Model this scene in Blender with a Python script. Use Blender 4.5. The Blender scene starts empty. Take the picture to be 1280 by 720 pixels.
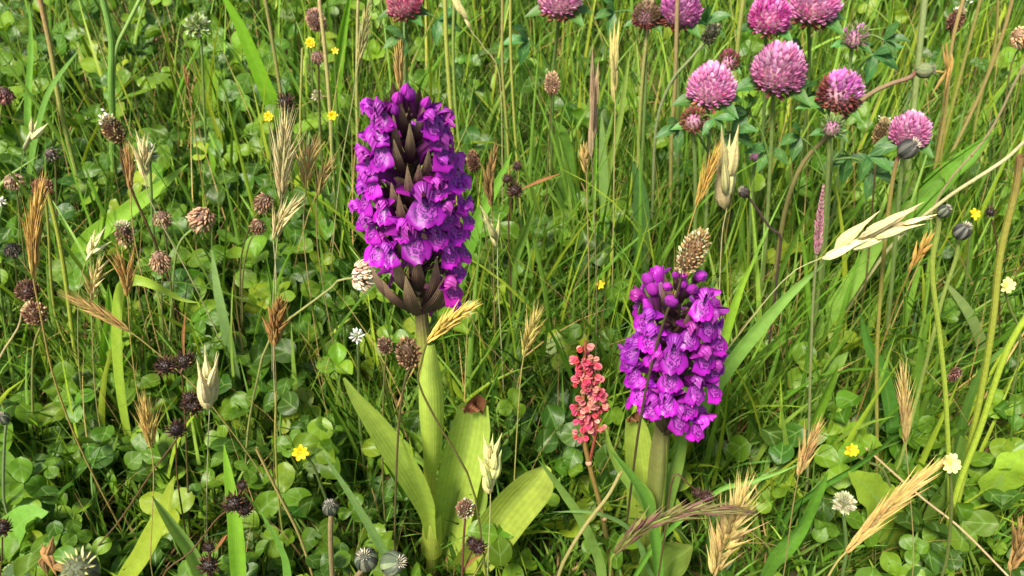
import bpy, math, random
import numpy as np
from mathutils import Matrix, Vector

R = math.radians
rng = random.Random(7)
nrg = np.random.default_rng(7)
scene = bpy.context.scene
COL = scene.collection

# ---------------------------------------------------------------- camera, sky, sun, exposure
H, PITCH, F = 0.33, R(40.0), 1050.0          # camera height (m), pitch down, focal length in 1280-px-wide pixels
cam_d = bpy.data.cameras.new('camera')
cam = bpy.data.objects.new('camera', cam_d)
COL.objects.link(cam)
cam.location = (0, 0, H)
cam.rotation_euler = (math.pi / 2 - PITCH, 0, 0)
cam_d.sensor_width = 36.0
cam_d.lens = 36.0 * F / 1280.0
cam_d.clip_start, cam_d.clip_end = 0.005, 200.0
cam_d.dof.use_dof = True
cam_d.dof.focus_distance = 0.245
cam_d.dof.aperture_fstop = cam_d.lens / 0.75   # opening of a phone lens, under 1 mm
scene.camera = cam

SUN_EL, SUN_AZ = R(57), R(215)               # azimuth clockwise from +Y: behind the viewer, over the left shoulder
world = bpy.data.worlds.new('World')
scene.world = world
world.use_nodes = True
wn = world.node_tree.nodes
sky = wn.new('ShaderNodeTexSky')
sky.sky_type = 'NISHITA'
sky.sun_disc = False
sky.sun_elevation, sky.sun_rotation = SUN_EL, SUN_AZ
sky.dust_density, sky.air_density, sky.ozone_density = 3.0, 1.0, 1.0
wn['Background'].inputs['Strength'].default_value = 0.08
world.node_tree.links.new(sky.outputs['Color'], wn['Background'].inputs['Color'])
sun_d = bpy.data.lights.new('sun', 'SUN')
sun_d.energy, sun_d.angle, sun_d.color = 4.4, R(12.0), (1.0, 0.93, 0.78)
sun = bpy.data.objects.new('sun', sun_d)
COL.objects.link(sun)
sdir = Vector((math.sin(SUN_AZ) * math.cos(SUN_EL), math.cos(SUN_AZ) * math.cos(SUN_EL), math.sin(SUN_EL)))
sun.rotation_euler = sdir.to_track_quat('Z', 'Y').to_euler()
sun.location = sdir * 3
vs = scene.view_settings
vs.view_transform, vs.look, vs.gamma, vs.use_curve_mapping = 'Standard', 'None', 1.0, False
vs.exposure = 1.08
scene.render.engine = 'CYCLES'
scene.cycles.use_denoising = True
scene.cycles.max_bounces = 8
scene.cycles.transmission_bounces = 6
scene.cycles.diffuse_bounces = 4

# ---------------------------------------------------------------- where a picture direction meets the place
CP, SP = math.cos(PITCH), math.sin(PITCH)
def ray(px, py):
    x, y = (px - 640) / F, (360 - py) / F
    return Vector((x, CP + y * SP, -SP + y * CP))
def at(px, py, Y):
    d = ray(px, py)
    return Vector((0, 0, H)) + d * (Y / d.y)
def atz(px, py, z):
    d = ray(px, py)
    return Vector((0, 0, H)) + d * ((z - H) / d.z)
def mpp(P):                                   # metres per picture pixel at a point
    return (P.y * CP + (H - P.z) * SP) / F
def pix(P):
    q = Vector(P) - Vector((0, 0, H))
    dep = q.y * CP - q.z * SP
    return 640 + F * q.x / dep, 360 - F * (q.y * SP + q.z * CP) / dep

# ---------------------------------------------------------------- materials
def mat_new(name):
    m = bpy.data.materials.new(name)
    m.use_nodes = True
    nt = m.node_tree
    nt.nodes.clear()
    return m, nt.nodes, nt.links
def node(n, typ, **kw):
    x = n.new(typ)
    for k, v in kw.items():
        setattr(x, k, v)
    return x
def math_node(n, l, op, a, b=None, c=None):
    m = n.new('ShaderNodeMath'); m.operation = op
    for i, v in enumerate((a, b, c)):
        if v is None: continue
        if isinstance(v, (int, float)): m.inputs[i].default_value = v
        else: l.new(v, m.inputs[i])
    return m.outputs[0]
def mixc(n, l, fac, a, b, typ='MIX'):
    m = n.new('ShaderNodeMix'); m.data_type = 'RGBA'; m.blend_type = typ
    for s, v in ((m.inputs[0], fac), (m.inputs[6], a), (m.inputs[7], b)):
        if isinstance(v, (int, float)): s.default_value = v
        elif isinstance(v, tuple): s.default_value = (*v, 1)
        else: l.new(v, s)
    return m.outputs[2]

def base_colour(n, l, hue=.03, val=.35, mott=.35, scale=260.0):
    """tint attribute x object colour, varied per object and mottled."""
    at_ = node(n, 'ShaderNodeAttribute', attribute_name='tint')
    oi = n.new('ShaderNodeObjectInfo')
    c = mixc(n, l, 1.0, at_.outputs['Color'], oi.outputs['Color'], 'MULTIPLY')
    hs = n.new('ShaderNodeHueSaturation')
    l.new(c, hs.inputs['Color'])
    l.new(math_node(n, l, 'MULTIPLY_ADD', oi.outputs['Random'], hue, .5 - hue / 2), hs.inputs['Hue'])
    r2 = math_node(n, l, 'FRACT', math_node(n, l, 'MULTIPLY', oi.outputs['Random'], 17.31))
    l.new(math_node(n, l, 'MULTIPLY_ADD', r2, val, 1 - val / 2), hs.inputs['Value'])
    tc = n.new('ShaderNodeTexCoord')
    nz = node(n, 'ShaderNodeTexNoise')
    nz.inputs['Scale'].default_value = scale
    nz.inputs['Detail'].default_value = 5
    geo = n.new('ShaderNodeNewGeometry')
    l.new(geo.outputs['Position'], nz.inputs['Vector'])
    f = math_node(n, l, 'MULTIPLY_ADD', nz.outputs['Fac'], mott * 2, 1 - mott)
    mul = n.new('ShaderNodeVectorMath'); mul.operation = 'SCALE'
    l.new(hs.outputs['Color'], mul.inputs[0]); l.new(f, mul.inputs['Scale'])
    return mul.outputs[0], nz.outputs['Fac'], tc

def finish(m, n, l, col, bump=None, rough=.5, spec=.4, trans=0.0, tcol=None, bstr=.3, sheen=0.0):
    out = n.new('ShaderNodeOutputMaterial')
    p = n.new('ShaderNodeBsdfPrincipled')
    l.new(col, p.inputs['Base Color'])
    p.inputs['Roughness'].default_value = rough
    p.inputs['Specular IOR Level'].default_value = spec
    if sheen: p.inputs['Sheen Weight'].default_value = sheen
    if bump is not None:
        b = n.new('ShaderNodeBump'); b.inputs['Strength'].default_value = bstr; b.inputs['Distance'].default_value = 0.0004
        l.new(bump, b.inputs['Height']); l.new(b.outputs[0], p.inputs['Normal'])
    if trans:
        t = n.new('ShaderNodeBsdfTranslucent')
        l.new(tcol if tcol is not None else col, t.inputs['Color'])
        mx = n.new('ShaderNodeMixShader'); mx.inputs[0].default_value = trans
        l.new(p.outputs[0], mx.inputs[1]); l.new(t.outputs[0], mx.inputs[2]); l.new(mx.outputs[0], out.inputs[0])
    else:
        l.new(p.outputs[0], out.inputs[0])
    return m

def yellowed(n, l, col, k=(1.2, 1.18, .5)):
    return mixc(n, l, 1.0, col, k, 'MULTIPLY')

def uvs(n, l):
    u = n.new('ShaderNodeUVMap'); u.uv_map = 'UVMap'
    s = n.new('ShaderNodeSeparateXYZ'); l.new(u.outputs[0], s.inputs[0])
    d = math_node(n, l, 'ABSOLUTE', math_node(n, l, 'SUBTRACT', s.outputs[1], .5))
    return s.outputs[0], s.outputs[1], d

def make_leaf():                              # net-veined leaf: midrib, side veins, pale chevron
    m, n, l = mat_new('leaf')
    c, nz, tc = base_colour(n, l, .035, .45, .3, 420)
    u, v, d = uvs(n, l)
    vein = math_node(n, l, 'SINE', math_node(n, l, 'MULTIPLY', math_node(n, l, 'SUBTRACT', u, math_node(n, l, 'MULTIPLY', d, .9)), 75))
    rib = math_node(n, l, 'LESS_THAN', d, .025)
    c = mixc(n, l, math_node(n, l, 'MULTIPLY', rib, .45), c, (.22, .36, .08))
    band = math_node(n, l, 'ABSOLUTE', math_node(n, l, 'SUBTRACT', math_node(n, l, 'ADD', u, math_node(n, l, 'MULTIPLY', d, .7)), .62))
    band = math_node(n, l, 'SUBTRACT', 1.0, math_node(n, l, 'MULTIPLY', band, 14))
    band.node.use_clamp = True
    oi = n.new('ShaderNodeObjectInfo')
    band = math_node(n, l, 'MULTIPLY', band, math_node(n, l, 'MULTIPLY', nz, .62))
    c = mixc(n, l, band, c, (.24, .38, .14))
    sp = n.new('ShaderNodeTexNoise'); sp.inputs['Scale'].default_value = 900; sp.inputs['Detail'].default_value = 2
    g2 = n.new('ShaderNodeNewGeometry'); l.new(g2.outputs['Position'], sp.inputs['Vector'])
    c = mixc(n, l, math_node(n, l, 'MULTIPLY', math_node(n, l, 'GREATER_THAN', sp.outputs['Fac'], .70), .6), c, (.16, .13, .04))
    h = math_node(n, l, 'MULTIPLY_ADD', vein, .10, math_node(n, l, 'MULTIPLY', nz, 1.2))
    return finish(m, n, l, c, h, .42, .36, .32, yellowed(n, l, c), .28)
def make_blade():                             # grass and strap leaves: lengthwise veins
    m, n, l = mat_new('grass_blade')
    c, nz, tc = base_colour(n, l, .03, .35, .28, 300)
    u, v, d = uvs(n, l)
    ln = math_node(n, l, 'SINE', math_node(n, l, 'MULTIPLY', v, 58))
    rib = math_node(n, l, 'LESS_THAN', d, .04)
    c = mixc(n, l, math_node(n, l, 'MULTIPLY', rib, .25), c, (.30, .42, .12))
    c = mixc(n, l, math_node(n, l, 'MULTIPLY_ADD', ln, .06, .06), c, (.06, .14, .01))
    sp = n.new('ShaderNodeTexNoise'); sp.inputs['Scale'].default_value = 1100; sp.inputs['Detail'].default_value = 2
    g2 = n.new('ShaderNodeNewGeometry'); l.new(g2.outputs['Position'], sp.inputs['Vector'])
    c = mixc(n, l, math_node(n, l, 'MULTIPLY', math_node(n, l, 'GREATER_THAN', sp.outputs['Fac'], .72), .5), c, (.20, .15, .04))
    return finish(m, n, l, c, math_node(n, l, 'MULTIPLY_ADD', ln, .35, nz), .42, .4, .36, yellowed(n, l, c), .2)
def make_straw():
    m, n, l = mat_new('dry_straw')
    c, nz, tc = base_colour(n, l, .025, .3, .38, 900)
    u, v, d = uvs(n, l)
    ln = math_node(n, l, 'SINE', math_node(n, l, 'MULTIPLY', v, 40))
    c = mixc(n, l, math_node(n, l, 'MULTIPLY_ADD', ln, .07, .07), c, (.30, .16, .05))
    return finish(m, n, l, c, math_node(n, l, 'ADD', ln, nz), .6, .25, .22, c, .4)
def make_stem():
    m, n, l = mat_new('plant_stem')
    c, nz, tc = base_colour(n, l, .03, .25, .35, 700)
    u, v, d = uvs(n, l)
    ln = math_node(n, l, 'SINE', math_node(n, l, 'MULTIPLY', v, 75))
    c = mixc(n, l, math_node(n, l, 'MULTIPLY_ADD', ln, .08, .08), c, (.05, .06, .015))
    return finish(m, n, l, c, math_node(n, l, 'MULTIPLY_ADD', ln, .5, nz), .45, .4, .1, c, .4)
def make_petal():
    m, n, l = mat_new('petal')
    c, nz, tc = base_colour(n, l, .03, .22, .3, 700)
    u, v, d = uvs(n, l)
    ln = math_node(n, l, 'SINE', math_node(n, l, 'MULTIPLY', v, 42))
    c = mixc(n, l, math_node(n, l, 'MULTIPLY_ADD', ln, .05, .05), c, mixc(n, l, 1.0, c, (.45, .35, .55), 'MULTIPLY'))
    return finish(m, n, l, c, math_node(n, l, 'MULTIPLY_ADD', ln, .5, nz), .42, .4, .2, c, .4)
def make_lip():                               # lower lip of an orchid flower: dark looped lines on a paler throat
    m, n, l = mat_new('orchid_lip')
    c, nz, tc = base_colour(n, l, .025, .35, .2, 600)
    u, v, d = uvs(n, l)
    un = node(n, 'ShaderNodeUVMap'); un.uv_map = 'UVMap'
    wob = n.new('ShaderNodeTexNoise'); wob.inputs['Scale'].default_value = 6.0; wob.inputs['Detail'].default_value = 2
    l.new(un.outputs[0], wob.inputs['Vector'])
    e = math_node(n, l, 'POWER', math_node(n, l, 'MULTIPLY', d, 2.6), 2.0)
    uu = math_node(n, l, 'POWER', math_node(n, l, 'MULTIPLY', math_node(n, l, 'SUBTRACT', u, .38), 1.9), 2.0)
    rad = math_node(n, l, 'SQRT', math_node(n, l, 'ADD', e, uu))
    ring = math_node(n, l, 'SINE', math_node(n, l, 'ADD', math_node(n, l, 'MULTIPLY', rad, 17), math_node(n, l, 'MULTIPLY', wob.outputs['Fac'], 22)))
    ring = math_node(n, l, 'GREATER_THAN', ring, .15)
    inside = math_node(n, l, 'LESS_THAN', rad, .92)
    pale = math_node(n, l, 'MULTIPLY', math_node(n, l, 'LESS_THAN', rad, .78), .30)
    c = mixc(n, l, pale, c, (.58, .14, .60))
    c = mixc(n, l, math_node(n, l, 'MULTIPLY', math_node(n, l, 'MULTIPLY', ring, inside), .9), c, (.055, .002, .09))
    return finish(m, n, l, c, nz, .42, .4, .2, c, .3)
def make_ground():
    m, n, l = mat_new('soil_and_thatch')
    geo = n.new('ShaderNodeNewGeometry')
    a = n.new('ShaderNodeTexNoise'); a.inputs['Scale'].default_value = 90; a.inputs['Detail'].default_value = 8
    b = n.new('ShaderNodeTexNoise'); b.inputs['Scale'].default_value = 9; b.inputs['Detail'].default_value = 6
    l.new(geo.outputs['Position'], a.inputs['Vector']); l.new(geo.outputs['Position'], b.inputs['Vector'])
    c = mixc(n, l, a.outputs['Fac'], (.018, .022, .008), (.075, .055, .028))
    c = mixc(n, l, math_node(n, l, 'MULTIPLY', b.outputs['Fac'], .75), c, (.035, .060, .012))
    return finish(m, n, l, c, a.outputs['Fac'], .9, .2, 0, None, .8)
M = dict(leaf=make_leaf(), blade=make_blade(), straw=make_straw(), stem=make_stem(), petal=make_petal(), lip=make_lip(), ground=make_ground())

# ---------------------------------------------------------------- geometry: (verts, quads, uv, tint)
def grid(nu, nv, fn):
    """fn(u, v) arrays -> xyz; u along, v across."""
    u, v = np.meshgrid(np.linspace(0, 1, nu), np.linspace(0, 1, nv), indexing='ij')
    V = np.stack(fn(u, v), -1).reshape(-1, 3)
    i, j = np.meshgrid(np.arange(nu - 1), np.arange(nv - 1), indexing='ij')
    a = (i * nv + j).ravel()
    Fq = np.stack([a, a + nv, a + nv + 1, a + 1], -1)
    return V, Fq, np.stack([u.ravel(), v.ravel()], -1)
def tinted(g, c0, c1=None, p=1.0):
    t = g[2][:, :1] ** p
    c0 = np.array(c0); c1 = c0 if c1 is None else np.array(c1)
    return (*g[:3], c0 * (1 - t) + c1 * t)
def xf(g, m):
    m = np.array(m)
    return (g[0] @ m[:3, :3].T + m[:3, 3], *g[1:])
def merge(gs):
    off, V, Fq, U, T = 0, [], [], [], []
    for v, f, u, t in gs:
        V.append(v); Fq.append(f + off); U.append(u); T.append(t); off += len(v)
    return np.concatenate(V), np.concatenate(Fq), np.concatenate(U), np.concatenate(T)
def many(g, mats, tints):
    """many copies of one template in one geometry."""
    ms = np.array([np.array(m) for m in mats]); k = len(ms)
    v, f, u = g[:3]; n = len(v)
    V = np.einsum('kij,nj->kni', ms[:, :3, :3], v) + ms[:, None, :3, 3]
    t = np.asarray(tints)
    if t.ndim == 2 and len(g) > 3:
        T = (t[:, None, :] * g[3][None]).reshape(-1, 3)
    else:
        T = np.repeat(t, n, 0)
    return V.reshape(-1, 3), (f[None] + (np.arange(k) * n)[:, None, None]).reshape(-1, 4), np.tile(u, (k, 1)), T
def to_mesh(name, g, mat):
    V, Fq, U, T = g
    me = bpy.data.meshes.new(name)
    me.vertices.add(len(V)); me.vertices.foreach_set('co', V.astype(np.float32).ravel())
    me.loops.add(Fq.size); me.loops.foreach_set('vertex_index', Fq.astype(np.int32).ravel())
    me.polygons.add(len(Fq)); me.polygons.foreach_set('loop_start', np.arange(0, Fq.size, 4, dtype=np.int32))
    me.polygons.foreach_set('use_smooth', np.ones(len(Fq), bool))
    uv = me.uv_layers.new(name='UVMap'); uv.data.foreach_set('uv', U[Fq.ravel()].astype(np.float32).ravel())
    ca = me.color_attributes.new('tint', 'FLOAT_COLOR', 'POINT')
    ca.data.foreach_set('color', np.concatenate([T, np.ones((len(T), 1))], 1).astype(np.float32).ravel())
    me.update(calc_edges=True); me.validate()
    me.materials.append(M[mat])
    return me
def obj(name, me, parent=None, mw=None, colour=None):
    o = bpy.data.objects.new(name, me)
    COL.objects.link(o)
    if parent is not None: o.parent = parent
    if mw is not None: o.matrix_local = mw
    if colour is not None: o.color = (*colour, 1)
    return o
def thing(name, label, cat, loc, group=None):
    o = bpy.data.objects.new(name, None)
    COL.objects.link(o)
    o.empty_display_size = .01
    o.location = loc
    tag(o, label, cat, group)
    return o
def tag(o, label, cat, group=None, kind=None):
    if label: o['label'] = label
    if cat: o['category'] = cat
    if group: o['group'] = group
    if kind: o['kind'] = kind
    return o
def part(name, g, mat, parent, stuff=False, colour=None):
    """geometry in world coordinates -> mesh child of a thing that stands at parent.location."""
    loc = np.array(parent.location)
    o = obj(name, to_mesh(name, (g[0] - loc, *g[1:]), mat), parent, None, colour)
    if stuff: o['kind'] = 'stuff'
    return o
def smooth(pts, n):
    """Catmull-Rom through points (rows may hold extra columns)."""
    P = np.array(pts, float)
    if len(P) == 2:
        t = np.linspace(0, 1, n)[:, None]
        return P[0] * (1 - t) + P[1] * t
    Q = np.vstack([2 * P[0] - P[1], P, 2 * P[-1] - P[-2]])
    ts = np.linspace(0, len(P) - 1, n)
    k = np.minimum(ts.astype(int), len(P) - 2); t = (ts - k)[:, None]
    a, b, c, d = Q[k], Q[k + 1], Q[k + 2], Q[k + 3]
    return .5 * (2 * b + (c - a) * t + (2 * a - 5 * b + 4 * c - d) * t ** 2 + (3 * b - a - 3 * c + d) * t ** 3)
def frame(T):
    T = Vector(T).normalized()
    up = Vector((0, 0, 1)) if abs(T.z) < .95 else Vector((0, 1, 0))
    S = T.cross(up).normalized()
    return T, S, S.cross(T).normalized()
def tube(pts, rad, ns=7, n=14, c0=(.2, .3, .05), c1=None, p=1.0):
    """pts root->tip; rad scalar or per-point list."""
    P = np.array(pts, float)
    r = np.full(len(P), rad) if np.isscalar(rad) else np.array(rad, float)
    S = smooth(np.c_[P, r], n)
    C, rr = S[:, :3], np.maximum(S[:, 3], 1e-5)
    Tn = np.gradient(C, axis=0); Tn /= np.linalg.norm(Tn, axis=1)[:, None] + 1e-12
    ref = np.array([0.31, 1.0, 0.17]); A = np.cross(Tn, ref); A /= np.linalg.norm(A, axis=1)[:, None] + 1e-12
    B = np.cross(Tn, A)
    a = np.linspace(0, 2 * np.pi, ns + 1)
    V = C[:, None] + rr[:, None, None] * (np.cos(a)[None, :, None] * A[:, None] + np.sin(a)[None, :, None] * B[:, None])
    _, Fq, U = grid(n, ns + 1, lambda u, v: (u, v, v * 0))
    return tinted((V.reshape(-1, 3), Fq, U), c0, c1, p)
def strip(pts, wid, normal=(0, -1, .6), nv=5, n=16, fold=.18, cup=0.0, c0=(.1, .2, .02), c1=None, twist=0.0, wave=0.0, p=1.0, lobes=0.0):
    """leaf along pts (root->tip), width list, upper face towards `normal`."""
    P = np.array(pts, float)
    w = np.full(len(P), wid) if np.isscalar(wid) else np.array(wid, float)
    S = smooth(np.c_[P, w], n)
    C, ww = S[:, :3], np.maximum(S[:, 3], 2e-5)
    Tn = np.gradient(C, axis=0); Tn /= np.linalg.norm(Tn, axis=1)[:, None] + 1e-12
    Nn = np.array(normal, float); Nn = Nn / np.linalg.norm(Nn)
    A = np.cross(Tn, Nn); A /= np.linalg.norm(A, axis=1)[:, None] + 1e-9
    B = np.cross(A, Tn)
    u = np.linspace(0, 1, n)
    if twist:
        a = (u * twist)[:, None]
        A, B = A * np.cos(a) + B * np.sin(a), B * np.cos(a) - A * np.sin(a)
    v = np.linspace(-.5, .5, nv)
    if lobes:
        ww = ww * (1 + lobes * np.sin(u * 34) * (u < .92))
    off = fold * np.abs(v)[None] * ww[:, None] * 1.6 + cup * (v[None] ** 2) * ww[:, None] * 3
    if wave:
        off = off + wave * ww[:, None] * np.sin(u * 17)[:, None] * np.abs(v)[None] * np.sign(v)[None]
    V = C[:, None] + v[None, :, None] * ww[:, None, None] * A[:, None] + off[..., None] * B[:, None]
    _, Fq, U = grid(n, nv, lambda a, b: (a, b, b * 0))
    return tinted((V.reshape(-1, 3), Fq, U), c0, c1, p)
def spindle(L=1.0, w=.3, flat=.7, ns=6, n=6, p=.75, awn=0.0, c0=(1, 1, 1), c1=None, bend=0.0):
    """closed pod along +Z."""
    def fn(u, v):
        r = w / 2 * np.maximum(np.sin(np.pi * np.clip(u, 0, 1) ** p), .03)
        a = v * 2 * np.pi
        z = u * L
        if awn:
            z = np.where(u > .99, L * (1 + awn), z)
            r = np.where(u > .99, w * .01, r)
        return r * np.cos(a), r * np.sin(a) * flat + bend * u * u * L, z
    return tinted(grid(n, ns + 1, fn), c0, c1)
def look(P, Z, roll=0.0, s=1.0, sx=1.0):
    """matrix with +Z along Z at P."""
    T, S, N = frame(Z)
    m = Matrix(((S.x, N.x, T.x, P[0]), (S.y, N.y, T.y, P[1]), (S.z, N.z, T.z, P[2]), (0, 0, 0, 1)))
    return m @ Matrix.Rotation(roll, 4, 'Z') @ Matrix.Diagonal((s * sx, s * sx, s, 1))
def jit(c, a=.2):
    k = 1 + rng.uniform(-a, a)
    return tuple(max(0, x * k * (1 + rng.uniform(-a / 4, a / 4))) for x in c)
def rooted(pts):
    """carry a path (tip first) on down to the soil."""
    P = [Vector(p) for p in pts]
    d = P[-1] - P[-2]
    while P[-1].z > -.002:
        q = P[-1]
        if q.z < .03:
            P.append(Vector((q.x + d.x * .1, q.y + d.y * .1, -.004))); break
        d = d.normalized()
        d = (d + Vector((0, 0, -1)) * (1.1 if d.z > -.85 else .3)).normalized()
        P.append(q + d * min(.03, q.z * .6))
    return P[::-1]
def ppath(px, Y, dy=0.0):
    n = max(1, len(px) - 1)
    return [at(x, y, Y + dy * i / n) for i, (x, y) in enumerate(px)]

# colours (linear reflectance)
GREEN, PALE, YEL, DEEP = (.110, .225, .018), (.225, .365, .05), (.31, .40, .03), (.040, .098, .012)
STRAW, CREAM, TAN, BROWN, DARK = (.64, .44, .16), (.74, .60, .32), (.42, .27, .11), (.17, .082, .045), (.035, .017, .016)
PINK, MAGENTA, VIOLET = (.84, .33, .64), (.68, .10, .44), (.27, .005, .33)

# ================================================================ THE SETTING
s = np.sign(np.linspace(-1, 1, 141)) * np.abs(np.linspace(-1, 1, 141)) ** 4 * 40
gx, gy = np.meshgrid(s, s + .6, indexing='ij')
gz = -.002 + (np.sin(gx * 23 + 1) * np.cos(gy * 19) + .6 * np.sin(gx * 51 + gy * 37)) * .0025 * (np.hypot(gx, gy) < 3)
_, gF, gU = grid(141, 141, lambda u, v: (u, v, v * 0))
ground = obj('ground', to_mesh('ground', (np.stack([gx, gy, gz], -1).reshape(-1, 3), gF, gU, np.ones((141 * 141, 3))), 'ground'))
tag(ground, 'dark soil and dead thatch showing between the meadow plants', None, None, 'structure')

def blades(base, az, L, lean, bend, w, c0, c1, nseg=6, fold=.22, twist=None):
    k = len(base); sN = np.linspace(0, 1, nseg + 1)
    th = lean[:, None] + bend[:, None] * sN[None] ** 1.4
    d = np.stack([np.sin(th) * np.cos(az)[:, None], np.sin(th) * np.sin(az)[:, None], np.cos(th)], -1)
    step = (L / nseg)[:, None, None] * d
    C = base[:, None] + np.concatenate([np.zeros((k, 1, 3)), np.cumsum(step[:, :-1], 1)], 1)
    side = np.stack([-np.sin(az), np.cos(az), az * 0], -1)[:, None] + np.zeros_like(d)
    nor = np.cross(side, d)
    tw = (np.zeros(k) if twist is None else twist)[:, None, None] * (sN[None, :, None] * .8 + .3)
    A = side * np.cos(tw) + nor * np.sin(tw); B = nor * np.cos(tw) - side * np.sin(tw)
    ww = w[:, None] * np.maximum((1 - sN ** 2.4) * (.62 + .38 * np.minimum(sN * 3, 1)), .02)[None]
    V = np.stack([C - A * ww[..., None] / 2 + B * (ww * fold)[..., None], C, C + A * ww[..., None] / 2 + B * (ww * fold)[..., None]], 2)
    n = (nseg + 1) * 3
    _, f, u = grid(nseg + 1, 3, lambda a, b: (a, b, b * 0))
    T = c0[:, None, None] * (1 - sN)[None, :, None, None] + c1[:, None, None] * sN[None, :, None, None] + np.zeros((k, nseg + 1, 3, 3))
    return V.reshape(-1, 3), (f[None] + (np.arange(k) * n)[:, None, None]).reshape(-1, 4), np.tile(u, (k, 1)), T.reshape(-1, 3)

def scatter(n, y0, y1, z=.05):
    """random ground points in the wedge the viewpoint sees, and some way to each side."""
    y = y0 * (y1 / y0) ** (nrg.uniform(0, 1, n) ** .8)
    x = nrg.uniform(-1, 1, n) * (.12 + .80 * y)
    q = np.array([pix((a, b, z)) for a, b in zip(x, y)])
    return x, y, q[:, 0], q[:, 1]
def patch(x, y, f, seed):
    return .5 + .5 * np.sin(x * f + seed) * np.cos(y * f * 1.13 - seed * 2.1) * np.cos((x + y) * f * .37 + seed)
def clover_share(px, py, x, y):
    a = np.where(px < 420, .90, np.where(px < 770, np.where(py > 330, .52, .28), np.where(py > 470, .36, .22)))
    a = np.where((y < .212) & (px > 470) & (px < 900), .06, a)
    a = a * np.where(y < .32, .72, 1)
    return a * (.25 + 1.0 * patch(x, y, 26, 1.3))
def grass_share(px, py, x, y):
    a = np.where(px < 420, .55, np.where(px < 770, 1.0, np.where(py > 470, .95, .95)))
    return a * (.5 + .6 * patch(x, y, 17, 4.1))
def palette(n, cs, ws, a=.25):
    i = nrg.choice(len(cs), n, p=np.array(ws) / sum(ws))
    c = np.array(cs)[i]
    return c * (1 + nrg.uniform(-a, a, (n, 1))) * (1 + nrg.uniform(-.08, .08, (n, 3)))

def grass_layer(name, label, n, y0, y1, lmin, lmax, wmin, wmax, leanmax, cols, ws, share=grass_share, nseg=6, tipc=None):
    x, y, px, py = scatter(n, y0, y1)
    keep = nrg.uniform(0, 1, n) < share(px, py, x, y)
    # tufts: pull blades towards clump centres
    cx, cy = np.round(x / .022) * .022, np.round(y / .022) * .022
    x, y = np.where(nrg.uniform(0, 1, n) < .6, x * .45 + cx * .55, x), np.where(nrg.uniform(0, 1, n) < .6, y * .45 + cy * .55, y)
    x, y = x[keep], y[keep]; k = len(x)
    near = np.interp(y, [.1, .19, .24, .34], [.35, .45, .7, 1])
    L = nrg.uniform(lmin, lmax, k) * near * np.where((y < .215) & (x > -.05) & (x < .07), .6, 1)
    c0 = palette(k, cols, ws)
    c1 = c0 * (1 + nrg.uniform(-.1, .35, (k, 1))) if tipc is None else palette(k, [tipc], [1])
    g = blades(np.stack([x, y, np.full(k, -.003)], -1), nrg.uniform(0, 2 * np.pi, k), L, nrg.uniform(.02, leanmax, k), nrg.uniform(0, 1.5, k) * nrg.uniform(.2, 1, k),
               nrg.uniform(wmin, wmax, k), c0 * .9, c1, nseg, .22, nrg.uniform(-1.6, 1.6, k))
    o = obj(name, to_mesh(name, g, 'blade' if tipc is None else 'straw'))
    tag(o, label, 'grass', None, 'stuff')
    return o
GC = [GREEN, PALE, YEL, DEEP]  # deep green share raised to paint the shadowed background into the blade colours
grass_layer('grass', 'dense short green meadow grass between the flowers', 19000, .09, .75, .035, .11, .0009, .0034, .6, GC, [5, 3.4, 1.0, 6])
grass_layer('grass', 'green meadow grass running on behind the red clover', 17000, .72, 2.2, .06, .16, .0018, .006, .5, GC, [5, 2.6, .8, 7], nseg=5)
grass_layer('grass', 'tall thin upright grass growing through the sward', 3200, .22, 1.1, .10, .17, .0012, .0040, .28, [PALE, GREEN, YEL], [3, 3, 2], lambda px, py, x, y: np.where(px < 420, .45, 1.0) * .9, nseg=8)
grass_layer('grass', 'very fine hair-like green grass low in the sward', 14000, .10, .8, .03, .09, .0004, .0009, .8, [PALE, GREEN], [2, 2], nseg=5)
grass_layer('grass', 'thin dry straw-coloured grass stalks scattered in the meadow', 1300, .16, 1.0, .07, .16, .0004, .0010, .7, [STRAW, TAN], [2, 2], lambda px, py, x, y: px * 0 + .8, nseg=6, tipc=STRAW)
grass_layer('grass', 'bright fresh green grass blades rising through the clover', 6500, .17, .55, .045, .115, .0008, .0024, .7, [PALE, YEL, GREEN], [4, 2, 3], lambda px, py, x, y: px * 0 + .9, nseg=7)
grass_layer('dead_grass', 'dead brown grass litter lying on the soil', 6500, .10, 1.2, .03, .07, .0008, .0022, 1.5, [TAN, BROWN, (.14, .10, .045)], [2, 2, 3], lambda px, py, x, y: px * 0 + 1, nseg=4, tipc=TAN)

# clover leaves -------------------------------------------------------------------------------------
def leaflet(seed, notch=.06, wide=.43, fold=.16, curl=.12):
    r = random.Random(seed); a = r.uniform(-.06, .06); b = r.uniform(.6, 1.3)
    def fn(u, v):
        vv = (v - .5) * 2
        w = wide * np.maximum(np.sin(np.pi * np.clip(u, 0, 1) ** 1.12 * .93 + .03), .02) ** .62
        w = np.where(u > .97, w * .72, w)
        y = u - notch * (1 - np.abs(vv)) * (u > .97) - .05 * u ** 5 * vv ** 2
        x = w * vv
        z = fold * b * np.abs(x) - curl * b * u * u + a * np.sin(u * 6 + vv * 2) - .10 * x * x / wide
        return x, y, z
    g = grid(8, 7, fn)
    return tinted(g, (.92, .95, .8), (1.03, 1.0, 1.0))
LEAFLETS = [leaflet(i, notch=.03 + .05 * (i % 2), wide=(.40, .45, .42, .47)[i], fold=(.10, .3, .5, .2)[i], curl=(.10, .2, .05, .28)[i]) for i in range(4)]
LEAF_ME = [to_mesh('leaflet', g, 'leaf') for g in LEAFLETS]
CLOVER_COLS = [(.078, .168, .010), (.130, .238, .014), (.040, .100, .009), (.195, .280, .016)]
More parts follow.
